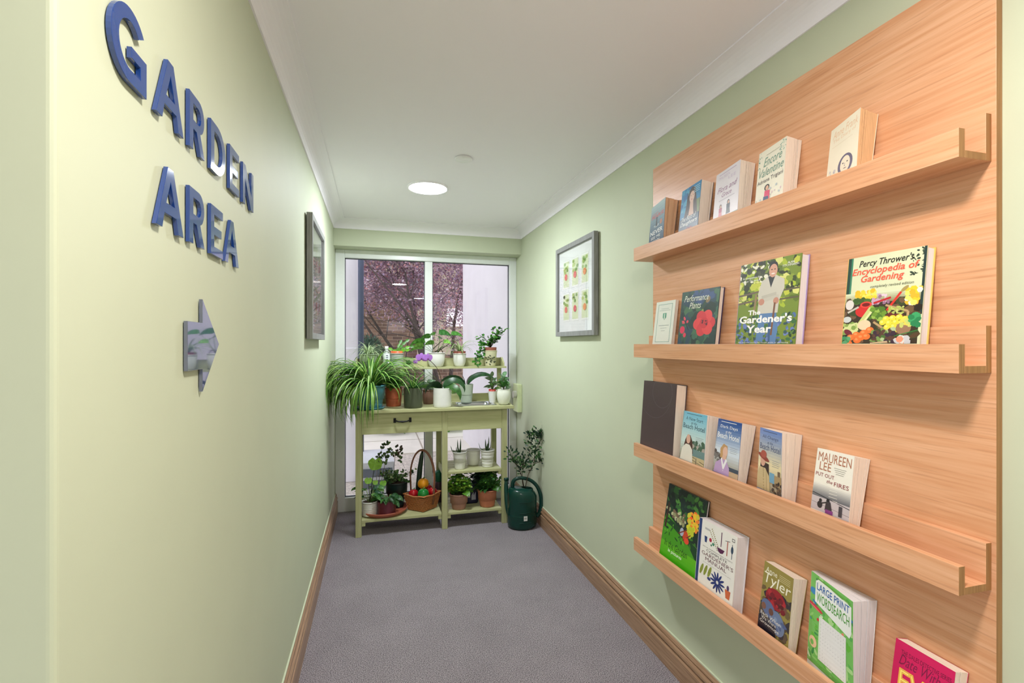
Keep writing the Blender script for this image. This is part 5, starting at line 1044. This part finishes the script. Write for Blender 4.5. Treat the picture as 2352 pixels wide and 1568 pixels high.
# outer shell with a sloping shoulder and an off-centre filling hole
vs = []; hole = (.045, -.0)
for i, (r, z) in enumerate(P[:12]):
    for kk in range(seg): vs.append(can_v(r, z, 2 * PI * kk / seg))
for rr4, zz in ((.050, .300), (.046, .303), (.044, .296), (.044, .26)):
    for kk in range(seg): a = 2 * PI * kk / seg; vs.append((cx_ + .034 + rr4 * math.cos(a), cy_ - .012 + rr4 * .8 * math.sin(a), .001 + zz + .014 * (-(math.cos(a) * rr4 + .034) / .1)))
nl = 16
mb.add(vs, [(j * seg + i, j * seg + (i + 1) % seg, (j + 1) * seg + (i + 1) % seg, (j + 1) * seg + i) for j in range(nl - 1) for i in range(seg)], 0, None, True)
mb.lathe([(.0001, .02), (.10, .02)], (cx_, cy_, .001), 40); mb.build('body', can_m, wc)
mb = MB(); pts = [(cx_ - .075, cy_ + .01, .305), (cx_ - .070, cy_ + .0, .35), (cx_ - .045, cy_ - .01, .372), (cx_ + .0, cy_ - .015, .375), (cx_ + .06, cy_ - .02, .355), (cx_ + .110, cy_ - .025, .31), (cx_ + .140, cy_ - .03, .24), (cx_ + .146, cy_ - .03, .17), (cx_ + .135, cy_ - .03, .11), (cx_ + .108, cy_ - .03, .075)]
mb.tube(cr(pts), lr([.015, .014, .013, .013, .013, .014, .015, .016, .016, .015]), 14); mb.build('handle', can_m, wc)
mb = MB(); mb.tube(cr([(cx_ - .070, cy_ + .03, .05), (cx_ - .094, cy_ + .055, .14), (cx_ - .102, cy_ + .085, .24), (cx_ - .100, cy_ + .105, .335)]), lr([.032, .026, .018, .014]), 14); mb.tube([(cx_ - .098, cy_ + .105, .33), (cx_ - .098, cy_ + .112, .35)], [.022, .024], 14); mb.build('spout', can_m, wc)
for zz in (.215, .135, .06):
    mb = MB(); mb.tube([(cx_ + .1128 * 1.02 * math.cos(a), cy_ + .1128 * .92 * math.sin(a), zz) for a in [R(-115 + 5 * i) for i in range(11)]], .0022, 6); mb.build('moulded_line', can_m, wc)
a = R(-92); mb = MB(); q = Vector((cx_ + .1145 * math.cos(a), cy_ - .1145 * .92, .095)); mb.add([q + Vector((dx, -.0006, dz)) for dx, dz in ((-.014, -.018), (.014, -.018), (.014, .018), (-.014, .018))], [(0, 1, 2, 3)], 0, (226, 230, 226))
for i in range(6): mb.add([q + Vector((dx, -.0010, dz)) for dx, dz in ((-.009 + .003 * i, -.006), (-.0075 + .003 * i, -.006), (-.0075 + .003 * i, .008), (-.009 + .003 * i, .008))], [(0, 1, 2, 3)], 0, (60, 60, 60))
mb.build('sticker', print_m, wc)
tw = thing('leafy_branches', 'tall leafy green twigs standing in the watering can', 'branches', (cx_ + .02, cy_, .27)); mb = MB(); sm = MB(); rn = random.Random(41)
root = Vector((cx_ + .015, cy_ - .012, .27)); bark = (84, 66, 50)
def at3(px_, py_, Y_): X_ = atx(px_, Y_); return Vector((X_, Y_, 1.4 - (py_ - HY) / F * dep(X_, Y_)))
brs = [[(1206, 1118), (1196, 1085), (1187, 1068), (1175, 1040)], [(1206, 1118), (1199, 1090), (1203, 1070), (1196, 1045)], [(1206, 1118), (1213, 1090), (1226, 1065), (1228, 1040), (1240, 1010), (1250, 992)], [(1226, 1065), (1240, 1060), (1252, 1052)], [(1228, 1040), (1232, 1010), (1236, 985)], [(1187, 1068), (1178, 1058), (1170, 1035)], [(1196, 1075), (1212, 1055), (1218, 1030), (1222, 1012)], [(1232, 1005), (1222, 997), (1215, 1002)], [(1240, 1015), (1250, 1005), (1252, 985)]]
for bi, br in enumerate(brs):
    pts = [at3(a_, b_, cy_ - .01 + .03 * math.sin(bi * 2 + i * .4)) for i, (a_, b_) in enumerate(br)]
    if bi in (0, 1, 2): pts[0] = root
    pts = [wall_clamp(p_) for p_ in pts]; sm.tube(pts, [.0032 - .0022 * i / (len(pts) - 1) for i in range(len(pts))], 6, 0, bark)
    for i in range(len(pts) - 1):
        if bi < 3 and i == 0: continue
        for j in range(15):
            p_ = pts[i].lerp(pts[i + 1], rn.random()); d = rdir(rn, .2); e_ = p_ + d * rn.uniform(.0, .05); sm.tube([p_, e_], .0007, 3, 0, bark); leaflet(mb, e_, d, Vector((0, -1, .3)), rn.uniform(.022, .034), rn.uniform(.010, .015), rn.choice([(34, 66, 44), (50, 90, 50), (70, 112, 60), (28, 54, 44)]))
mb.build('leaves', leaf_m, tw); sm.build('stems', leaf_m, tw)

# ------------------------------------------------------------------ wall socket
sk_ = thing('wall_socket', 'pale green dado socket box on the right wall beside the window', 'socket', (WR, 4.19, .79)); 
mb = MB(); mb.box(WR - .042, 4.12, .80, WR - .0006, 4.26, 1.045); mb.build('box', mat('pale_green_plastic', (206, 216, 170), .4), sk_, bevel=.003)
mb = MB(); ang = [2 * PI * i / 20 for i in range(20)]; mb.prism([(4.17 + .032 * math.cos(a), .955 + .032 * math.sin(a)) for a in ang], 'X', WR - .068, WR - .042, smooth=True); mb.build('plug', white_c, sk_, bevel=.004)

# ------------------------------------------------------------------ outside
GZ = -.06
def brick_mat():
    m = bpy.data.materials.new('old_brickwork'); m.use_nodes = True; nt = m.node_tree; L = nt.links; N = nt.nodes; p = N['Principled BSDF']; p.inputs['Roughness'].default_value = .9
    g = N.new('ShaderNodeNewGeometry'); s = N.new('ShaderNodeSeparateXYZ'); c = N.new('ShaderNodeCombineXYZ'); L.new(g.outputs['Position'], s.inputs[0]); L.new(s.outputs['X'], c.inputs[0]); L.new(s.outputs['Z'], c.inputs[1])
    b = N.new('ShaderNodeTexBrick'); b.inputs['Scale'].default_value = 1; b.inputs['Brick Width'].default_value = .225; b.inputs['Row Height'].default_value = .075; b.inputs['Mortar Size'].default_value = .006
    b.inputs['Color1'].default_value = lin((146, 116, 98)); b.inputs['Color2'].default_value = lin((98, 78, 72)); b.inputs['Mortar'].default_value = lin((164, 146, 130)); L.new(c.outputs[0], b.inputs['Vector'])
    n = N.new('ShaderNodeTexNoise'); n.inputs['Scale'].default_value = 3; n.inputs['Detail'].default_value = 6; L.new(c.outputs[0], n.inputs['Vector']); mr = N.new('ShaderNodeMapRange'); mr.inputs[1].default_value = .3; mr.inputs[2].default_value = .7; mr.inputs[3].default_value = .75; mr.inputs[4].default_value = 1.35; L.new(n.outputs['Fac'], mr.inputs[0])
    h = N.new('ShaderNodeHueSaturation'); L.new(mr.outputs[0], h.inputs['Value']); L.new(b.outputs['Color'], h.inputs['Color']); L.new(h.outputs[0], p.inputs['Base Color']); return m
render_w = mat('white_render', (226, 222, 228), .8, var=.03, scale=3)
def garden_wall(name, b, m, label, cat): mb = MB(); mb.box(*b); return tag(mb.build(name, m), label, cat)
mb = MB(); mb.box(-4, 4.45, GZ - .1, 6, 6.6, GZ); struct(mb.build('gravel_ground', mat('pale_gravel', (196, 186, 176), .95, var=.35, scale=45, bump=.8)))
mb = MB(); mb.box(-6, 6.6, GZ - .1, 8, 13, GZ + .02)
struct(mb.build('patio_ground', mat('cream_paving', (226, 220, 208), .8, var=.06, scale=3)))
mb = MB()
for yy in (7.5, 8.6, 9.7): mb.box(-5, yy, GZ + .02, 7, yy + .02, GZ + .022)
for xx in (-1.6, -.5, .6, 1.7): mb.box(xx, 6.6, GZ + .02, xx + .02, 12, GZ + .022)
struct(mb.build('paving_joint', mat('paving_joint_sand', (170, 160, 146), .9)))
garden_wall('brick_wall', (-5, 11.5, GZ, .9, 11.75, 2.72), brick_mat(), 'tall weathered brown brick garden wall outside the window', 'garden wall')
garden_wall('brick_wall', (.91, 11.3, GZ, 6, 11.6, 1.15), bpy.data.materials['old_brickwork'], 'lower stretch of brick garden wall right of the tree trunk', 'garden wall')
garden_wall('rendered_wall', (1.265, 4.46, GZ, 1.5, 7.4, 4.0), render_w, 'tall white rendered wall running out from the window', 'wall')
pl = thing('rendered_pillar', 'white rendered pillar just outside the left window pane', 'pillar', (-.40, 5.6, GZ)); mb = MB(); mb.box(-.62, 5.45, GZ, -.205, 5.85, 4.0); mb.build('shaft', render_w, pl); mb = MB(); mb.box(-.64, 5.43, GZ, -.185, 5.87, 1.36); mb.build('plinth', render_w, pl, bevel=.01)
dp = MB(); dp.tube([(atx(829, 5.38), 5.38, GZ), (atx(829, 5.38), 5.38, 4.0)], .030, 16); tag(dp.build('drainpipe', mat('slate_blue_plastic', (62, 74, 100), .4)), 'dark blue-grey drainpipe beside the white pillar outside', 'drainpipe')
# vent cabinet on the ground outside
vx0, vx1 = atx(822, 4.85), atx(906, 4.85); vb = thing('ventilation_unit', 'white louvred ventilation unit on the ground outside, low left', 'ventilation unit', ((vx0 + vx1) / 2, 5.1, GZ)); mb = MB(); mb.box(vx0, 4.85, GZ, vx1, 5.45, .27); mb.build('casing', mat('white_painted_metal', (224, 226, 232), .4), vb, bevel=.006)
mb = MB()
for i in range(2):
    for j in range(2): mb.box(vx0 + .03 + i * (vx1 - vx0 - .04) / 2, 4.842, .02 + j * .11, vx0 + .02 + (i + 1) * (vx1 - vx0 - .04) / 2, 4.8495, .10 + j * .11)
mb.build('louvre', mat('grey_louvre', (110, 118, 130), .5), vb)
# purple-leaved tree
def tree():
    t = thing('purple_leaved_tree', 'purple-leaved plum tree growing by the brick wall outside', 'tree', (1.2, 9.6, GZ)); rn = random.Random(51); bk_ = mat('dark_tree_bark', (74, 62, 62), .9, var=.3, scale=30, bump=.5)
    mb = MB(); tips = []
    base = Vector((1.30, 9.6, GZ)); trunks = []
    for i in range(9):
        a = rn.uniform(-1, 1); p = base + Vector((a * .15, 0, 0)); pts = [p]; d = Vector((a * .75 + rn.uniform(-.25, .1), rn.uniform(-.5, .4), 1)).normalized()
        for j in range(6): p = p + d * .62; d = (d + Vector((rn.uniform(-.25, .25), rn.uniform(-.2, .2), .05))).normalized(); pts.append(p)
        mb.tube(pts, [.05, .043, .036, .028, .02, .014, .008], 8); trunks.append(pts); tips += pts[3:]
        for k_ in range(5):
            q = pts[rn.randint(2, 5)]; e = q + Vector((rn.uniform(-1.1, 1.1), rn.uniform(-.7, .7), rn.uniform(-.3, .8))); mb.tube([q, q.lerp(e, .5) + Vector((0, 0, .1)), e], [.013, .008, .004], 5); tips += [e, q.lerp(e, .6)]
    mb.build('trunk', bk_, t)
    mb = MB(); cols = [(192, 162, 186), (208, 182, 202), (164, 134, 158), (134, 112, 130), (230, 192, 204), (222, 164, 166), (176, 154, 182), (222, 208, 222), (146, 120, 138)]
    def clump(c, r, n):
        for _ in range(n):
            d = Vector((rn.gauss(0, 1), rn.gauss(0, 1), rn.gauss(0, .8))) * r * .5; p = c + d; v = Vector((rn.uniform(-1, 1), rn.uniform(-1, 1), rn.uniform(-1, .4))).normalized(); u = v.cross(Vector((rn.uniform(-1, 1), rn.uniform(-1, 1), 1))).normalized(); L_ = rn.uniform(.04, .075)
            mb.add([p, p + v * L_ * .5 + u * L_ * .28, p + v * L_, p + v * L_ * .5 - u * L_ * .28], [(0, 1, 2, 3)], 0, rn.choice(cols))
    for _ in range(520):
        c = Vector((rn.uniform(-1.9, 3.2), rn.uniform(8.6, 10.6), rn.uniform(2.15, 4.6)))
        low_ = 2.35 if c.x < .35 else 2.0
        if c.x < .9 and c.z < low_: c.z += .8
        clump(c, rn.uniform(.18, .34), 165)
    for c in [(.35, 9.5, 2.05), (.6, 9.5, 2.2), (1.0, 9.4, 2.3), (1.9, 9.5, 2.1), (2.2, 9.4, 1.75), (1.75, 9.3, 1.9), (1.55, 9.3, 1.5), (-.1, 9.6, 2.2), (2.1, 9.4, 2.4), (1.2, 9.3, 1.95), (.15, 9.4, 2.35), (.55, 9.3, 2.45), (.9, 9.3, 2.6), (-.4, 9.5, 2.45), (.75, 9.4, 1.9), (1.0, 9.3, 1.75), (1.75, 9.3, 2.3), (1.6, 9.3, 2.6)]: clump(Vector(c), .34, 330)
    mb.build('foliage', mat('tree_leaf', attr=True, rough=.5, transl=.5, var=.2), t)
tree()
# small shrub at the foot of the brick wall, seen above the big spider plant
sh = thing('garden_shrub', 'rounded blue-green shrub in front of the brick wall outside', 'shrub', (atx(849, 9.5), 9.5, GZ)); x, y, z = ORG[sh.name]; mb = MB(); rn = random.Random(61)
for i in range(1500):
    d = rdir(rn, 0) * rn.uniform(.6, 1) ; c = Vector((x + d.x * .36, y + d.y * .36, .95 + abs(d.z) * .62 * (1 if d.z > 0 else -1.2))); leaflet(mb, c, d, Vector((0, 0, 1)), .07, .03, rn.choice([(70, 104, 90), (90, 124, 110), (54, 84, 72)]))
mb.build('foliage', leaf_m, sh); mb = MB(); mb.tube([(x, y, GZ), (x, y, 1.2)], .03, 8); mb.build('stem', bpy.data.materials['dark_tree_bark'], sh)
# low plants along the wall seen between the shelves
for px_, lab, sd in ((1040, 'bright yellow-green shrub outside behind the orchid leaves', 1), (905, 'loose green shrub outside behind the small terracotta pot', 2)):
    gp = thing('garden_shrub', lab, 'shrub', (atx(px_, 8.2), 8.2, GZ)); x, y, z = ORG[gp.name]; mb = MB(); rn = random.Random(70 + sd)
    for i in range(700): d = rdir(rn, 0); leaflet(mb, Vector((x + d.x * .3 * rn.random() ** .4, y + d.y * .3, .25 + .45 * d.z * rn.random() ** .4)), d, Vector((0, 0, 1)), .09, .05, rn.choice([(130, 170, 90), (160, 190, 110), (96, 140, 70)] if sd == 1 else [(90, 130, 80), (130, 160, 110), (70, 104, 60)]))
    mb.build('foliage', leaf_m, gp); mb = MB(); mb.tube([(x, y, GZ), (x, y, .5)], .02, 6); mb.build('stem', bpy.data.materials['dark_tree_bark'], gp)
# house beyond the garden wall
hs = thing('neighbouring_house', 'pale brick house glimpsed beyond the tree and garden wall', 'house', (3, 22, GZ)); mb = MB(); mb.box(-9, 22, GZ, 13, 28, 5.2); mb.build('house_wall', mat('buff_brick', (150, 138, 122), .9, var=.15, scale=6), hs)
mb = MB(); mb.box(3.0, 21.9, 2.2, 6.2, 22.05, 3.0); mb.build('white_band', render_w, hs); mb = MB()
for wx in (-3, 1.2, 5.6): mb.box(wx, 21.95, 3.3, wx + 1.2, 22.02, 4.6)
mb.build('window_glass', mat('dark_house_glass', (90, 104, 116), .1), hs); mb = MB(); mb.prism([(21.6, 5.2), (28.4, 5.2), (25, 8)], 'X', -9.4, 13.4); mb.build('roof', mat('slate_roof', (120, 104, 100), .8, var=.2), hs)
